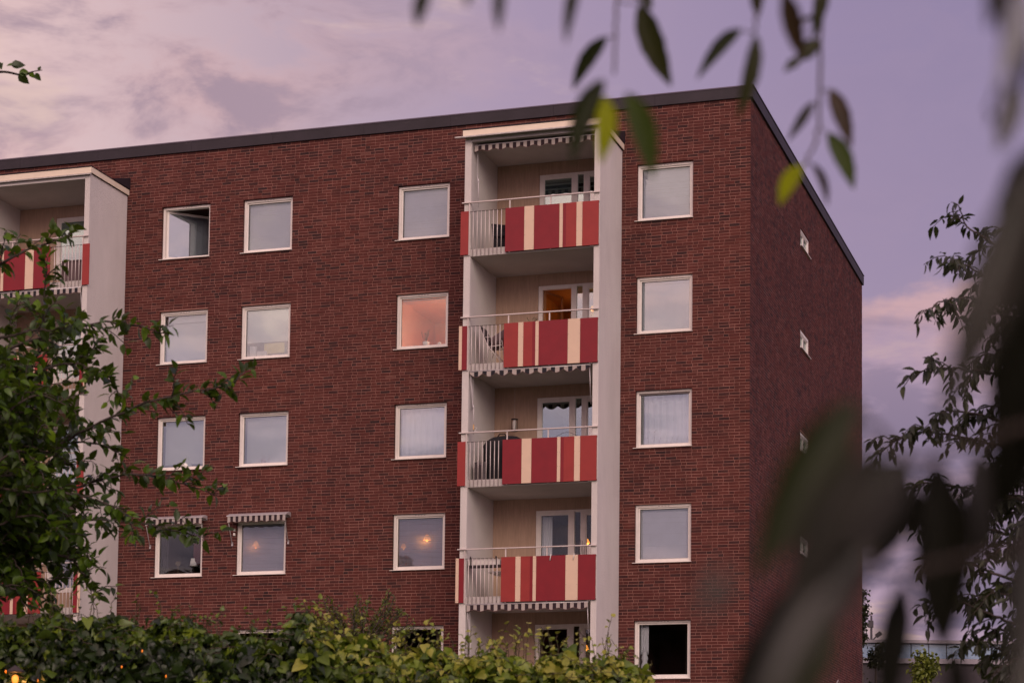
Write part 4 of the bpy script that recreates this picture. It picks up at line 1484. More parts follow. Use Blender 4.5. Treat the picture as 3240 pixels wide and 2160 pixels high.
class Crown:
    def __init__(s):
        s.P, s.A, s.N, s.L, s.W, s.T = [], [], [], [], [], []

    def leaf(s, p, a, n, l, w, t):
        s.P.append(p); s.A.append(a); s.N.append(n); s.L.append(l); s.W.append(w); s.T.append(t)

    def along(s, path, spacing, size, droop, asp, light, spread=1.0, start=0.0):
        tot = 0.0
        segs = [np.linalg.norm(path[i + 1] - path[i]) for i in range(len(path) - 1)]
        full = sum(segs)
        nxt = start * full
        for i, d in enumerate(segs):
            while nxt < tot + d:
                f = (nxt - tot) / d
                p = path[i] * (1 - f) + path[i + 1] * f
                dr = (path[i + 1] - path[i]) / d
                r = rng.normal(0, 1, 3)
                r -= dr * (r @ dr)
                r /= np.linalg.norm(r) + 1e-9
                ax = dr * 0.55 + r * spread + np.array([0, 0, -droop])
                nm = np.array([0, -0.25, 1.0]) + rng.normal(0, .45, 3)
                l = size * rng.uniform(.65, 1.2)
                tip = nxt / full
                s.leaf(p + r * 0.006, ax, nm, l, l * asp * rng.uniform(.85, 1.15), min(1, max(0, light + rng.normal(0, .22) + .25 * (tip > .85))))  # tip leaves tinted lighter, so crown shading sits partly in the tint
                nxt += spacing * rng.uniform(.6, 1.4)
            tot += d


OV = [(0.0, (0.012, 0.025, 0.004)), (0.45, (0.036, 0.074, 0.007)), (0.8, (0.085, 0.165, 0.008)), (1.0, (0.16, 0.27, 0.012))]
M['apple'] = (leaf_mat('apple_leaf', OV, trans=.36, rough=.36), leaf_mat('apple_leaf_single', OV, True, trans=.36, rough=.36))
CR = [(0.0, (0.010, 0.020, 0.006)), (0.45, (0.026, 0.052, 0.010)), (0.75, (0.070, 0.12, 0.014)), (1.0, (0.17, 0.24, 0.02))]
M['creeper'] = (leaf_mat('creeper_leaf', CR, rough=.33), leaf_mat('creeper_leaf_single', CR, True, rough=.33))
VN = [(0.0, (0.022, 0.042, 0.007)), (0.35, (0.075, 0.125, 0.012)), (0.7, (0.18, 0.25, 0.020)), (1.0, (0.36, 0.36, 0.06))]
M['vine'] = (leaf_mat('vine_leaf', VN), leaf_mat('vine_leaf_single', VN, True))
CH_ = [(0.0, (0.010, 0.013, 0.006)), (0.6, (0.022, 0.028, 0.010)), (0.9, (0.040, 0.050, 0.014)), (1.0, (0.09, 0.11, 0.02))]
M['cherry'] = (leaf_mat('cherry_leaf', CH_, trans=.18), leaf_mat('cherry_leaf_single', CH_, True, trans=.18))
SH_ = [(0.0, (0.03, 0.045, 0.008)), (1.0, (0.13, 0.16, 0.02))]
M['shrub'] = (leaf_mat('shrub_leaf', SH_), leaf_mat('shrub_leaf_single', SH_, True))
FL = [(0.0, (0.05, 0.07, 0.012)), (1.0, (0.20, 0.24, 0.03))]
M['lime'] = (leaf_mat('lime_tree_leaf', FL), leaf_mat('lime_tree_leaf_single', FL, True))


def tree_from(name, label, base, limbs, branches, mats, kind, size, asp, spacing, droop, twig_len, twig_gap, light, singles=300, trunk_r=.11, cat='tree', fill=None):
    root = thing(name, label, cat, base)
    base = np.array(base, float)
    top = np.array(limbs[0], float)
    MB().tube(smooth_path([base, base * .45 + top * .55 + np.array([.08, .05, 0]), top], 6, .004), np.linspace(trunk_r, trunk_r * .55, 13), 9).build('trunk', M['bark'], root, smooth=True)
    cr = Crown()
    for path in branches:
        path = [np.array(q, float) for q in path]
        d0 = min(limbs, key=lambda q: np.linalg.norm(np.array(q) - path[0]))
        mb = MB()
        if np.linalg.norm(np.array(d0) - path[0]) > .05:
            mb.tube(smooth_path([np.array(d0), (np.array(d0) + path[0]) / 2 + np.array([0, 0, .06]), path[0]], 4), np.linspace(trunk_r * .45, .014, 9), 6)
        sp = smooth_path(path, 8, size * .05)
        n = len(sp)
        mb.tube(sp, np.linspace(.013, .003, n), 5)
        cr.along(sp, spacing, size, droop, asp, light, 1.0, .05)
        full = sum(np.linalg.norm(sp[i + 1] - sp[i]) for i in range(n - 1))
        k = max(1, int(full / twig_gap))
        for j in range(k):
            f = (j + rng.uniform(.2, .9)) / (k + .4)
            i0 = min(int(f * (n - 1)), n - 2)
            d = sp[i0 + 1] - sp[i0]
            d /= np.linalg.norm(d)
            r = rng.normal(0, 1, 3)
            r[2] = r[2] * .6 - droop * .6
            r -= d * (r @ d)
            r /= np.linalg.norm(r)
            tl = twig_len * rng.uniform(.5, 1.2) * (1 - .62 * f)
            e = sp[i0] + (d * .7 + r * .8) * tl
            mid = (sp[i0] + e) / 2 + np.array([0, 0, .12 * tl])
            e = e - np.array([0, 0, droop * .3 * tl])
            tp = smooth_path([sp[i0], mid, e], 5, size * .04)
            mb.tube(tp, np.linspace(.005, .002, len(tp)), 4)
            cr.along(tp, spacing, size, droop, asp, light, 1.0, .12)
        mb.build('branch', M['bark'], root, smooth=True)
    if fill:
        fill(cr)
    put_leaves(root, cr.P, cr.A, cr.N, cr.L, cr.W, cr.T, kind, mats, singles)
    return root


# left tree: ovate leaves, boughs reaching in from beyond the left edge
D0 = 14.0
def bp(lst, d=D0, jit=.5):
    dd = d + rng.uniform(-jit, jit)
    sl = rng.uniform(-.6, .6)
    return [at(x, y, dd + sl * i / max(1, len(lst) - 1)) for i, (x, y) in enumerate(lst)]


tb = at(-520, 2160, D0)
tb = np.array((tb[0], tb[1], 0.0))
limbs = [at(-480, 1950, D0), at(-420, 1650, D0), at(-380, 1350, D0), at(-330, 1050, D0), at(-330, 800, D0)]
BR = [bp(q) for q in (
    [(-250, 900), (-40, 850), (90, 790), (180, 760), (235, 735)],
    [(-120, 1350), (60, 1200), (130, 1080), (140, 930), (150, 800)],
    [(-250, 1250), (0, 1120), (150, 1060), (330, 1020), (450, 1035), (530, 1060)],
    [(-200, 1300), (60, 1200), (220, 1150), (330, 1190), (390, 1260)],
    [(-250, 1600), (60, 1480), (250, 1370), (420, 1290), (560, 1250), (690, 1225), (765, 1195)],
    [(-200, 1500), (100, 1420), (280, 1400), (400, 1440)],
    [(-250, 1750), (50, 1640), (250, 1540), (420, 1500), (560, 1525), (700, 1570)],
    [(-250, 1800), (50, 1720), (260, 1650), (420, 1650), (560, 1680), (660, 1705)],
    [(-200, 1850), (60, 1780), (210, 1760), (270, 1830), (295, 1890)],
    [(-200, 1700), (0, 1600), (180, 1560), (330, 1590), (420, 1640)],
    [(-250, 1150), (-30, 1080), (80, 1050), (190, 1040), (270, 1010)],
    [(-250, 1250), (-20, 1160), (150, 1160), (260, 1130), (330, 1060)],
    [(-150, 1900), (20, 1850), (120, 1880), (180, 1930)],
)]
for k in range(58):
    y0 = rng.uniform(1200, 1900)
    x1 = rng.uniform(30, 280) * (0.5 if y0 < 1250 else 1)
    BR.append(bp([(-260, y0 + rng.uniform(0, 160)), (-60, y0 + rng.uniform(-40, 60)), (x1 * .5, y0 + rng.uniform(-60, 40)), (x1, y0 + rng.uniform(-60, 80))], D0, .9))
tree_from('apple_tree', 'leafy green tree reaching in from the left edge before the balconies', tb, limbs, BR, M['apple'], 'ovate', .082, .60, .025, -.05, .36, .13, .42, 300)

# the twig tip high at the left edge, of a taller neighbour
t = thing('leafy_twig', 'lone twig tip with round leaves high at the left edge', 'twig', at(-260, 330, 13.5))
pth = smooth_path([at(-260, 330, 13.5), at(-90, 255, 13.5), at(0, 228, 13.5), at(70, 238, 13.5), at(100, 228, 13.4), at(134, 222, 13.4)], 6)
MB().tube(pth, np.linspace(.012, .0025, len(pth)), 5).build('stem', M['bark'], t, smooth=True)
c_ = Crown()
for (x, y, tx, ty, l, tt) in ((35, 208, 72, 200, .085, .6), (10, 205, -40, 215, .09, .3), (60, 232, 92, 270, .09, .7), (20, 210, 50, 205, .08, .5), (92, 228, 108, 245, .05, .3), (112, 232, 128, 254, .06, .3), (122, 225, 128, 208, .035, .1), (5, 222, 12, 180, .05, .1), (60, 228, 88, 232, .07, .35), (-30, 240, -80, 290, .09, .4), (-60, 250, -110, 190, .09, .4)):
    p, q = at(x, y, 13.45), at(tx, ty, 13.45)
    c_.leaf(p, q - p, np.array([.2, -1, .35]) + rng.normal(0, .3, 3), l, l * .72, tt)
put_leaves(t, c_.P, c_.A, c_.N, c_.L, c_.W, c_.T, 'ovate', M['apple'])

# ------------------------------------------------------------------ hedge of creeper and vine along the foot of the picture
DH = 13.0
TOPX = [-300, 0, 120, 260, 380, 500, 640, 740, 860, 950, 1000, 1070, 1130, 1230, 1330, 1430, 1560, 1680, 1800, 1920, 2020, 2150]
TOPY = [1960, 1965, 1975, 1945, 1970, 1955, 1985, 2020, 2015, 1955, 1980, 2010, 2025, 2055, 2055, 2070, 2075, 2085, 2080, 2085, 2120, 2280]


def hedge(name, label, xa, xb, mats, kind, size, n_top, n_low, asp, light, shoot_n, singles=300):
    base = at((xa + xb) / 2, 2160, DH)
    root = thing(name, label, 'hedge', (base[0], base[1], 0))
    cr = Crown()
    back = AX[2] * np.array([1, 1, 0])
    back /= np.linalg.norm(back)
    toc = -back
    rt = AX[0] * np.array([1, 1, 0])
    for i in range(n_top + n_low):
        x = rng.uniform(xa, xb)
        ty = np.interp(x, TOPX, TOPY) + 20 + 16 * math.sin(x * .031) + 12 * math.sin(x * .083) + 8 * math.sin(x * .21)
        dep = abs(rng.normal(0, .22))
        if i < n_top:
            dy = rng.uniform(0, 1) ** .8 * 330
            bulge = .30 * math.sqrt(min(1, dy / 160))
            p = at(x, ty + dy, DH) + toc * (bulge - dep) + rng.normal(0, .03, 3)
            if rng.random() < .35:
                p = at(x, ty + rng.uniform(-8, 14), DH) + back * rng.uniform(-.1, .55)
        else:
            p = at(x, 2350, DH) + toc * (.32 - dep)
            p[2] = rng.uniform(.05, p[2])
        up = 1.0 if i % 3 else .3
        ax = toc * rng.uniform(.1, .8) + rt * rng.normal(0, .7) + np.array([0, 0, -.55 * up + rng.normal(0, .3)])
        nm = toc * .55 + np.array([0, 0, .7]) + rng.normal(0, .62, 3)
        l = size * (rng.uniform(.5, 1.15) if rng.random() < .85 else rng.uniform(1.2, 1.7))
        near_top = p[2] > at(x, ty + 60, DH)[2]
        cr.leaf(p, ax, nm, l, l * asp * rng.uniform(.85, 1.15), min(1, max(0, light + rng.normal(0, .27) + (.26 if near_top else -.16))))  # young top leaves lighter, old ones darker; the hedge's inner shade tinted in
    # woody core
    core = MB()
    for k in range(60):
        x = rng.uniform(xa, xb)
        ty = np.interp(x, TOPX, TOPY)
        top = at(x, ty + rng.uniform(20, 90), DH) + back * rng.uniform(0, .4)
        bot = np.array((top[0] + rng.normal(0, .1), top[1] + rng.normal(0, .1), 0))
        core.tube(smooth_path([bot, (bot + top) / 2 + rng.normal(0, .08, 3), top], 4), np.linspace(.016, .005, 9), 5)
    o = core.build('stems', M['bark'], root, smooth=True)
    o['kind'] = 'stuff'
    # young shoots standing out of the top
    for k in range(shoot_n):
        x = rng.uniform(xa, xb)
        ty = np.interp(x, TOPX, TOPY)
        h_ = rng.uniform(25, 95) * (1 if rng.random() < .8 else 1.5)
        pth = smooth_path([at(x, ty + 25, DH), at(x + rng.uniform(-15, 15), ty - h_ * .5, DH), at(x + rng.uniform(-35, 35), ty - h_, DH - rng.uniform(0, .1))], 5, .003)
        MB().tube(pth, np.linspace(.0035, .0015, len(pth)), 4).build('shoot', M['twigm'], root, smooth=True)
        cr.along(pth, .045, size * .55, .1, asp, light + .4, 1.0, .2)
    for k in range(shoot_n // 2):
        x = rng.uniform(xa, xb)
        ty = np.interp(x, TOPX, TOPY) + rng.uniform(20, 120)
        q0 = at(x, ty, DH) + toc * .36
        sd_ = rng.choice((-1, 1))
        pth = smooth_path([q0, at(x + sd_ * rng.uniform(20, 45), ty - rng.uniform(-10, 25), DH) + toc * .42, at(x + sd_ * rng.uniform(50, 100), ty - rng.uniform(-30, 40), DH) + toc * .40], 5, .003)
        MB().tube(pth, np.linspace(.003, .0012, len(pth)), 4).build('shoot', M['twigm'], root, smooth=True)
        cr.along(pth, .05, size * .6, .2, asp, light + .3, 1.0, .3)
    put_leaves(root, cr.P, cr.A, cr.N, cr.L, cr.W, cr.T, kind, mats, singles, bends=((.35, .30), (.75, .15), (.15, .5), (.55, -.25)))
    # added dark core standing in for inner shade; no daylight falls through
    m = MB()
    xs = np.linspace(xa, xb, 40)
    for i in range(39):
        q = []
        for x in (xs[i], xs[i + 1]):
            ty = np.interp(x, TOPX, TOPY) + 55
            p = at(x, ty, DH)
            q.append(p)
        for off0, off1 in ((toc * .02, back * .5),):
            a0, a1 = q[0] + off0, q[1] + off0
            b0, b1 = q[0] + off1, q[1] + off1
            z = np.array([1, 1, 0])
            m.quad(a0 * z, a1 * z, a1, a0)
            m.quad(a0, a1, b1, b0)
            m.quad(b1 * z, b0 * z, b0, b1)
    m.build('dark_core', simple('dark_core_' + name, (0.018, 0.020, 0.012), 1.0, var=.5, scale=20, bumps=1, bscale=30), root)
    return root


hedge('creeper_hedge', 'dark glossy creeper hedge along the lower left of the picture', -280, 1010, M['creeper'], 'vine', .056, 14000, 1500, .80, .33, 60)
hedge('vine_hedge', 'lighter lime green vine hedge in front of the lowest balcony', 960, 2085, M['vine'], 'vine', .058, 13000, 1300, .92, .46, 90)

# warm garden lamp and added glow beads for orange glimpses through the creeper
lp = at(48, 2146, DH - .34)
t = thing('garden_lamp', 'small glowing orange lamp in the hedge at the lower left corner', 'lamp', (lp[0], lp[1], 0))
MB().tube([(lp[0], lp[1], 0), (lp[0], lp[1], lp[2] - .05)], .018, 8).build('post', M['charcoal'], t)
MB().lathe([(.010, -.030), (.018, -.015), (.020, 0), (.016, .016), (.006, .024)], lp, 12).build('globe', M['shade_lit'], t, smooth=True)
MB().lathe([(.055, .04), (.05, .05), (.012, .075), (.006, .08)], lp, 12).build('cap', M['charcoal'], t, smooth=True)
ld = bpy.data.lights.new('lamp_light', 'POINT')
ld.energy, ld.color, ld.shadow_soft_size = 3.0, (1, .45, .12), .035
lo = bpy.data.objects.new('lamp_light', ld)
col.objects.link(lo)
lo.location = tuple(lp)
adopt(lo, t)
pts = [(18, 2122), (120, 2152), (385, 2108), (450, 2058), (525, 2138)]
t = thing('glimpse_beads', 'added orange glow beads for light glimpsed through the dark creeper', 'glow beads', (at(300, 2140, DH)[0], at(300, 2140, DH)[1], at(300, 2150, DH)[2]))
wp = [at(x, y - 4, DH - .30) for x, y in pts]
MB().tube(smooth_path(wp, 4), .003, 4).build('wire', M['black'], t)  # invented wire carrying the glow beads
for x, y in pts:
    MB().lathe([(.002, .008), (.0042, .003), (.0042, -.004), (.002, -.008)], at(x, y, DH - .31), 8).build('bulb', M['glint_glow'], t, smooth=True)  # invented glowing beads in place of orange glimpses between the leaves

# fine twiggy shrub rising behind the hedge
sb = at(1120, 2100, 20.0)
sb = (sb[0], sb[1], 0)
BS = []
for k in range(30):
    x = rng.uniform(1015, 1320)
    yt = (1895 - (1120 - x) * .1 if x < 1100 else 1868 + max(0, x - 1235) * 1.2) + rng.uniform(0, 95) * (1 if x < 1240 else .4)
    BS.append([at(1120, 2085, 20), at(1120 + (x - 1120) * .55 + rng.uniform(-15, 15), 2085 + (yt - 2085) * .5, 20 + rng.uniform(-.2, .2)), at(x, yt, 20 + rng.uniform(-.3, .3))])
tree_from('fine_shrub', 'fine leaved olive shrub standing behind the middle of the hedge', sb, [at(1120, 2090, 20)], BS, M['shrub'], 'ovate', .034, .5, .014, .0, .20, .09, .6, 300, .02, 'shrub')

# ------------------------------------------------------------------ right tree: long drooping leaves
DR = 13.5
rb = at(3900, 2160, DR)
rb = np.array((rb[0], rb[1], 0.0))
rl = [at(3800, 1900, DR), at(3650, 1500, DR), at(3550, 1150, DR), at(3500, 850, DR), at(3500, 650, DR)]
k_ = 1.3776
RB = [bp([(x * k_, y * k_) for x, y in q], DR, .5) for q in (
    [(2480, 700), (2352, 610), (2280, 560), (2215, 515), (2195, 495)],
    [(2480, 820), (2352, 750), (2250, 690), (2170, 690), (2125, 715)],
    [(2480, 780), (2352, 700), (2270, 640), (2200, 600), (2180, 610)],
    [(2480, 900), (2352, 870), (2240, 850), (2150, 845), (2105, 860)],
    [(2480, 1000), (2352, 980), (2240, 950), (2170, 945), (2145, 960)],
    [(2480, 1080), (2352, 1040), (2220, 1005), (2120, 992), (2060, 1010), (2010, 1050)],
    [(2480, 1180), (2352, 1150), (2220, 1120), (2120, 1110), (2070, 1140)],
    [(2480, 1280), (2352, 1240), (2230, 1200), (2130, 1170), (2080, 1190)],
    [(2480, 1380), (2352, 1340), (2240, 1300), (2150, 1280), (2110, 1310)],
    [(2480, 1480), (2352, 1440), (2250, 1400), (2170, 1370), (2105, 1395)],
    [(2480, 1560), (2352, 1520), (2260, 1480), (2200, 1490)],
    [(2480, 640), (2352, 560), (2300, 520)],
    [(2480, 760), (2400, 700), (2320, 660), (2270, 690)],
)]
for k in range(26):
    y0 = rng.uniform(640, 1560)
    x1 = rng.uniform(2210, 2330)
    RB.append(bp([(2500 * k_, (y0 + 60) * k_), (2400 * k_, (y0 + 10) * k_), ((x1 + 60) * k_, (y0 - 20) * k_), (x1 * k_, (y0 + 20) * k_)], DR, .9))
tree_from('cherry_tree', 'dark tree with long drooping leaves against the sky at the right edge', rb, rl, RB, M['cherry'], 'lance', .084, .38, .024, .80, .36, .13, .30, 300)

# ------------------------------------------------------------------ twigs close to the lens: every leaf a part of its twig
FG = [('fore_olive', (0.040, 0.046, 0.010), .4), ('fore_dark', (0.007, 0.007, 0.003), .08), ('fore_green', (0.024, 0.034, 0.006), .25), ('fore_lime', (0.40, 0.46, 0.012), .5), ('fore_brown', (0.060, 0.038, 0.018), .2), ('fore_grey', (0.060, 0.058, 0.050), .12), ('fore_pale', (0.34, 0.36, 0.40), .2), ('fore_mid', (0.06, 0.095, 0.012), .4)]  # dark leaves hold shade, grey and pale ones sky sheen, in their colour
FM = {}
for n_, c_, tr_ in FG:
    FM[n_[5:]] = leaf_mat(n_, [(0, c_), (1, c_)], rough=.30 if n_ == 'fore_grey' else .45, trans=tr_, tcol=tuple(min(1, q * 1.6) for q in c_))
fb = CAM + np.array([2.6, .4, 0])
fore = thing('overhanging_tree', 'out of focus hanging twigs of a tree standing just beside the lens', 'tree', (fb[0], fb[1], 0))
MB().tube(smooth_path([(fb[0], fb[1], 0), (fb[0] - .1, fb[1] + .1, 1.6), (fb[0] - .3, fb[1] + .5, 3.4)], 6), np.linspace(.14, .09, 13), 10).build('trunk', M['bark'], fore, smooth=True)
MB().tube(smooth_path([(fb[0] - .3, fb[1] + .5, 3.35), at(2500, -1500, 2.4), at(1700, -1100, 2.6), at(900, -900, 2.4)], 8), np.linspace(.06, .012, 25), 8).build('limb', M['bark'], fore, smooth=True)
MB().tube(smooth_path([(fb[0] - .1, fb[1] + .1, 1.9), at(4700, 900, 1.2), at(4300, 300, 1.0), at(3900, -300, .9)], 8), np.linspace(.03, .008, 25), 8).build('limb', M['bark'], fore, smooth=True)
# its unseen crown above and behind the lens, added to shade the near twigs
c_ = Crown()
for k in range(4200):
    fwd_ = rng.uniform(-5.5, 1.6)
    z_ = 1.5 + max(0, fwd_ + .6) * .62 + rng.uniform(0, 1) ** 1.4 * 3.6 if fwd_ > -.6 else rng.uniform(.4, 5.0)
    p = CAM + AX[0] * rng.uniform(-4.5, 5.0) + np.array([AX[2][0], AX[2][1], 0]) * fwd_ + np.array([0, 0, z_])
    if fwd_ > -.6 and z_ < .75 * (fwd_ + .6) + 1.2:
        continue
    c_.leaf(p, np.array([rng.normal(0, .6), rng.normal(0, .6), -1]), rng.normal(0, 1, 3), .17 * rng.uniform(.7, 1.2), .09, rng.random())
put_leaves(fore, c_.P, c_.A, c_.N, c_.L, c_.W, c_.T, 'lance', M['cherry'], 0)


def fore_twig(stem, depth, leaves, r=.0022, col_='twigm'):
    st = smooth_path([at(x * k_, y * k_, depth) for x, y in stem], 6, .0008)
    tw = MB().tube(st, np.linspace(r, r * .6, len(st)), 6).build('twig', M[col_], fore, smooth=True)
    for bx, by, tx, ty, w, c, dd in leaves:
        d = depth + dd
        p, q = at(bx * k_, by * k_, d), at(tx * k_, ty * k_, d + rng.uniform(-.02, .02))
        L = np.linalg.norm(q - p)
        T, F = big_leaf(rng.uniform(.06, .16), rng.uniform(.15, .35), 1, bite=(c == 'olive' and w == 46))
        a, b, n = basis((q - p)[None], (-AX[2] + np.array([0, 0, .25]) + rng.normal(0, .18, 3))[None])
        wd = w * k_ / FPX * d
        # sideways sickle bend
        sk = rng.choice((-1, 1)) * rng.uniform(.04, .10)
        Y = T[:, 1:2] * wd + (T[:, 0:1] * (1 - T[:, 0:1])) * sk * L * 2
        W = p + T[:, 0:1] * L * a + Y * b + T[:, 2:3] * L * n
        me = bpy.data.meshes.new('leaf')
        me.from_pydata([tuple(v) for v in W], [], F)
        me.polygons.foreach_set('use_smooth', [True] * len(F))
        me.materials.append(FM[c])
        o = bpy.data.objects.new('leaf', me)
        col.objects.link(o)
        o.parent = tw
        # stalk to the twig
        near = min(st, key=lambda v: np.linalg.norm(v - p))
        if np.linalg.norm(near - p) < .12:
            MB().tube([near, (near + p) / 2 - np.array([0, 0, .002]), p], .0009, 4).build('stalk', M['twigm'], tw)
    return tw


# hanging over the top of the picture
fore_twig([(1425, -220), (1422, -60), (1415, 60), (1410, 170)], 2.3, [
    (1468, 8, 1546, 196, 63, 'olive', 0), (1396, 84, 1314, 208, 41, 'green', 0), (1388, 182, 1312, 372, 58, 'green', -.5),
    (1388, 222, 1380, 372, 53, 'lime', -.45), (1438, 212, 1506, 408, 70, 'mid', -.6), (1440, -90, 1500, 20, 61, 'olive', 0)])
fore_twig([(1760, -220), (1748, -60), (1740, 20), (1734, 80)], 2.2, [
    (1702, 68, 1602, 180, 36, 'green', .0), (1736, 78, 1710, 275, 51, 'olive', -.2), (1748, -60, 1738, 46, 36, 'olive', 0), (1330, -60, 1300, 100, 31, 'olive', -.5)])
fore_twig([(1890, -220), (1888, -40), (1884, 120), (1880, 290), (1856, 360), (1838, 388)], 2.25, [
    (1798, -20, 1848, 140, 53, 'brown', -.5), (1884, 92, 1800, 162, 46, 'olive', 0), (1890, -60, 1874, 92, 41, 'olive', 0),
    (1906, 204, 1962, 334, 48, 'brown', 0), (1900, 304, 1966, 432, 51, 'mid', 0), (1868, 234, 1808, 322, 26, 'grey', .0),
    (1842, 378, 1788, 470, 43, 'lime', -.15), (1862, 374, 1906, 474, 24, 'brown', 0), (1884, 40, 1812, 60, 17, 'grey', 0)])
fore_twig([(1000, -220), (992, -100), (985, -20)], 1.5, [
    (985, -40, 955, 66, 36, 'olive', 0), (1152, -40, 1146, 72, 29, 'olive', 0), (1075, -60, 1072, 18, 26, 'olive', 0)])
# large blurred leaves close by on the right
fore_twig([(2330, -260), (2310, -60), (2300, 120), (2310, 330)], .95, [
    (2285, -70, 2274, 58, 52, 'dark', 0), (2345, -30, 2290, 200, 60, 'pale', 0), (2335, 190, 2290, 350, 62, 'pale', .1), (2268, 255, 2276, 282, 18, 'dark', .1), (2362, 60, 2340, 260, 30, 'dark', 0)])
K = 1 / 1.3776
def fo(lst):
    return [(q[0] * K, q[1] * K, q[2] * K, q[3] * K, q[4] * K, q[5], q[6]) for q in lst]
fore_twig([(2600, 200), (2480, 300), (2420, 620), (2400, 900), (2390, 1300)], .92, fo([
    (3330, 440, 3200, 950, 250, 'dark', 0), (3250, 560, 3010, 1330, 190, 'grey', -.24), (3300, 560, 3225, 1120, 190, 'dark', -.05), (3330, 900, 3200, 1540, 240, 'dark', .0),
    (3250, 1180, 3150, 1640, 170, 'dark', .05), (3320, 1560, 3210, 2010, 210, 'dark', .05), (3330, 1880, 3190, 2330, 190, 'grey', -.24)]), col_='bark')
fore_twig([(2600, 830), (2400, 960), (2240, 1010), (2090, 1050), (1970, 940)], .92, fo([
    (2700, 1260, 2400, 1830, 190, 'green', -.1), (2790, 1400, 2480, 1980, 170, 'grey', -.24), (2880, 1450, 2560, 1930, 230, 'dark', .0),
    (2850, 1470, 2764, 1810, 150, 'dark', .06), (2950, 1450, 3000, 2070, 225, 'dark', .04), (3090, 1420, 3110, 1780, 120, 'dark', .1)]), col_='bark')
fore_twig([(2600, 1180), (2330, 1260), (2120, 1300), (1980, 1330)], .88, fo([
    (2740, 1720, 2290, 2290, 230, 'dark', .0), (2640, 1860, 2420, 2260, 150, 'grey', -.24), (2858, 1830, 2818, 2290, 130, 'dark', .1),
    (3000, 2040, 3010, 2330, 90, 'dark', .1), (2290, 1790, 2210, 1960, 90, 'grey', -.28), (2640, 1960, 2380, 2360, 190, 'green', -.05)]), col_='bark')

# ------------------------------------------------------------------ far right: lamp mast with gull, trees, glass office
DM = 220
lm = at(2757, 1946, DM)
t = thing('lamp_mast', 'slim dark floodlight mast standing beyond the gable', 'lamp post', (lm[0], lm[1], 0))
MB().tube([(lm[0], lm[1], 0), (lm[0], lm[1], lm[2])], [.24, .11], 8).build('mast', M['greymetal'], t, smooth=True)
zc_ = at(2757, 2010, DM)[2]
zj_ = at(2757, 1972, DM)[2]
MB().box(lm[0] - .30, lm[0] + .2, lm[1] - .2, lm[1] + .2, zj_ - .4, zj_ + .3).build('junction_box', M['greymetal'], t)
for s_ in (-1, 1):
    MB().tube([(lm[0], lm[1], zc_ - .6), (lm[0] + s_ * .6, lm[1], zc_)], .07, 5).build('bracket', M['greymetal'], t)
    m = MB().box(-.33, .33, -.2, .2, -.2, .2)
    an = s_ * .6
    m.v = [(lm[0] + s_ * .75 + v[0] * math.cos(an) - v[2] * math.sin(an), lm[1] + v[1], zc_ + .1 + v[0] * math.sin(an) + v[2] * math.cos(an)) for v in m.v]
    m.build('floodlight', M['greymetal'], t, bevel=.03)
gz = lm[2]
t = thing('gull', 'small white gull perched on top of the lamp mast', 'bird', (lm[0], lm[1], gz))
m = MB()
ring = [(-.24, .10, .015), (-.16, .12, .04), (-.05, .16, .075), (.06, .19, .08), (.12, .24, .055), (.15, .29, .045), (.19, .31, .045), (.22, .30, .02), (.28, .29, .006)]
k = 8
for x_, z_, r_ in ring:
    for j in range(k):
        m.v.append((lm[0] + x_, lm[1] + r_ * .8 * math.cos(j * 2 * math.pi / k), gz + z_ + r_ * math.sin(j * 2 * math.pi / k)))
for i in range(len(ring) - 1):
    for j in range(k):
        m.f.append((i * k + j, i * k + (j + 1) % k, (i + 1) * k + (j + 1) % k, (i + 1) * k + j))
m.f += [tuple(range(k))[::-1], tuple((len(ring) - 1) * k + j for j in range(k))]
m.t = [.5] * len(m.f)
m.build('body', M['gull'], t, smooth=True)
MB().prism([(lm[1] - .085, gz + .14), (lm[1] - .06, gz + .23), (lm[1] + .06, gz + .23), (lm[1] + .085, gz + .14)], lm[0] - .26, lm[0] + .06).build('wing', M['farroof'], t)
for s_ in (-.03, .03):
    MB().tube([(lm[0] + .01, lm[1] + s_, gz), (lm[0] + .01, lm[1] + s_, gz + .11)], .008, 5).build('leg', M['wood'], t)


def far_tree(name, label, cx_, ctop, half, depth, mats, leaf, n, light, singles=0):
    c = at(cx_, ctop, depth)
    root = thing(name, label, 'tree', (c[0], c[1], 0))
    h_ = c[2]
    MB().tube([(c[0], c[1], 0), (c[0] + .1, c[1], h_ * .5), (c[0], c[1], h_ * .92)], [.16, .11, .02], 8).build('trunk', M['bark'], root, smooth=True)
    hw = half / FPX * depth
    m = MB()
    P = []
    for k in range(26):
        a_, zz = rng.uniform(0, 6.28), rng.uniform(.38, .97) * h_
        rr = hw * (1.05 - .75 * (zz / h_ - .38) / .6) * rng.uniform(.5, 1.1)
        e = np.array((c[0] + rr * math.cos(a_), c[1] + rr * math.sin(a_), min(h_, zz + .25 * rr)))
        m.tube([(c[0], c[1], zz - .3), e], [.03, .008], 4)
        for q in range(n // 26):
            f = rng.uniform(.3, 1.05)
            P.append(np.array((c[0], c[1], zz - .3)) * (1 - f) + e * f + rng.normal(0, hw * .13, 3))
    m.build('branches', M['bark'], root)
    P = np.array(P)
    N_ = len(P)
    put_leaves(root, P, rng.normal(0, 1, (N_, 3)) + np.array([0, 0, -.3]), rng.normal(0, .6, (N_, 3)) + np.array([0, -.3, 1]), leaf * rng.uniform(.6, 1.2, N_), leaf * .6 * rng.uniform(.7, 1.2, N_), np.clip(light + rng.normal(0, .25, N_), 0, 1), 'ovate', mats, singles)
    return root


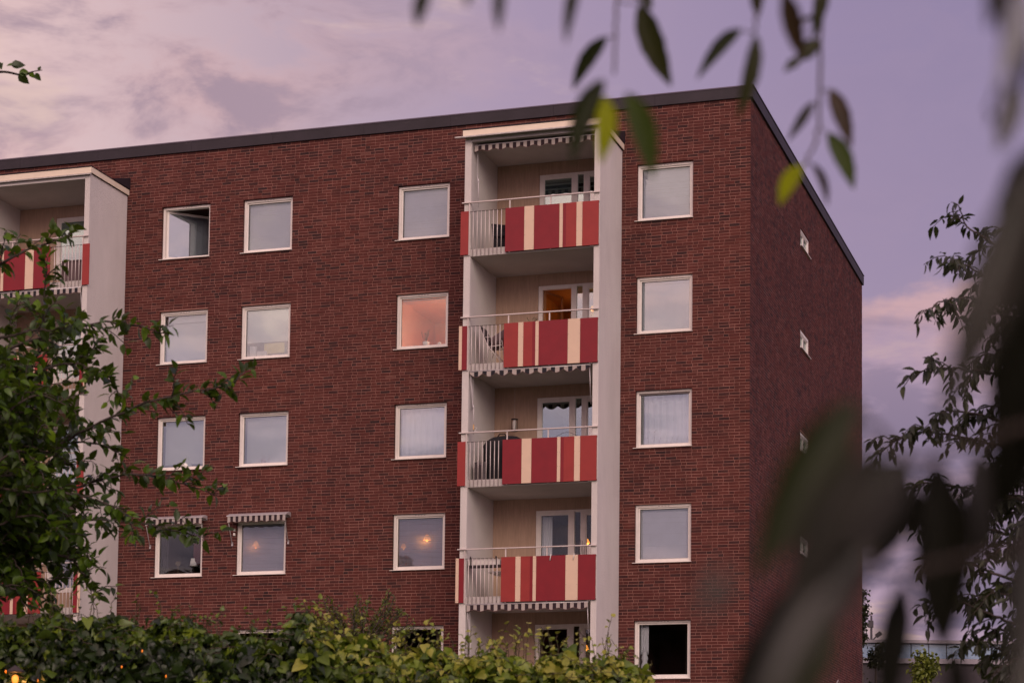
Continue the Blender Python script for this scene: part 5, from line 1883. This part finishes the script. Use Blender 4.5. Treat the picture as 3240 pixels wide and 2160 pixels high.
far_tree('lime_tree', 'bright yellow green tree top below the glass office', 2925, 2035, 90, 52, M['lime'], .13, 3600, .6)
far_tree('birch_tree', 'dark twigs of a tree showing just past the far gable edge', 2722, 1835, 52, 80, M['cherry'], .15, 2600, .4)
far_tree('dark_tree', 'dark tree crown below the lamp mast', 2770, 2030, 70, 66, M['cherry'], .15, 3000, .3)

# far office with a band of blue glass
ox0, ox1 = at(2700, 2030, 150), at(3600, 2030, 150)
t = thing('glass_office', 'low far office with a band of blue glass under a pale roof edge', 'building', (ox0[0], ox0[1], 0))
ux = (ox1 - ox0) * np.array([1, 1, 0])
wlen = np.linalg.norm(ux)
ux /= wlen
uy = np.array([-ux[1], ux[0], 0])


def obox(u0, u1, v0, v1, z0, z1):
    m = MB().box(u0, u1, v0, v1, z0, z1)
    m.v = [tuple(np.array((ox0[0], ox0[1], 0)) + ux * a + uy * b + np.array((0, 0, c))) for a, b, c in m.v]
    return m


zr = at(3000, 2026, 150)[2]
zg0, zg1 = at(3000, 2084, 150)[2], at(3000, 2036, 150)[2]
obox(-6, wlen, 0, 14, 0, zg0 - .35).build('lower_wall', M['farwall'], t)
obox(-6, wlen, -.25, 14, zg0 - .35, zg0).build('ledge', M['farroof'], t)
obox(-6, wlen, .05, 14, zg0, zg1).build('core', M['farframe'], t)
obox(-6.3, wlen, -.4, 14.3, zg1, zr).build('roof_edge', M['farroof'], t)
u = -5.9
while u < wlen - 1:
    obox(u, u + 1.17, .0, .048, zg0 + .03, zg1 - .03).build('pane', M['farglass'], t)
    u += 1.25

# ------------------------------------------------------------------ the wood behind the lens, seen only as dark reflections in the lower panes
P, m = [], MB()
for k in range(11):
    tx, ty_ = -62 + k * 5.4 + rng.uniform(-1.5, 1.5), -62 + rng.uniform(-4, 3)
    h_ = rng.uniform(15.0, 18.5)
    m.tube([(tx, ty_, 0), (tx + .2, ty_, h_ * .5), (tx, ty_, h_ * .9)], [.28, .18, .05], 7)
    for q in range(2600):
        d = rng.normal(0, 1, 3)
        d /= np.linalg.norm(d)
        r_ = rng.uniform(.45, 1.0) ** .5
        P.append((tx + d[0] * r_ * 3.9, ty_ + d[1] * r_ * 3.2, h_ * .56 + d[2] * r_ * h_ * .46))
P = np.array(P)
N_ = len(P)
wood = m.build('woodland', M['bark'])
tag(wood, kind='stuff')
wood['_base'] = [0, 0, 0]
put_leaves(wood, P, rng.normal(0, 1, (N_, 3)), rng.normal(0, 1, (N_, 3)), rng.uniform(.6, 1.2, N_), rng.uniform(.45, .9, N_), rng.random(N_), 'ovate', M['cherry'], 0)
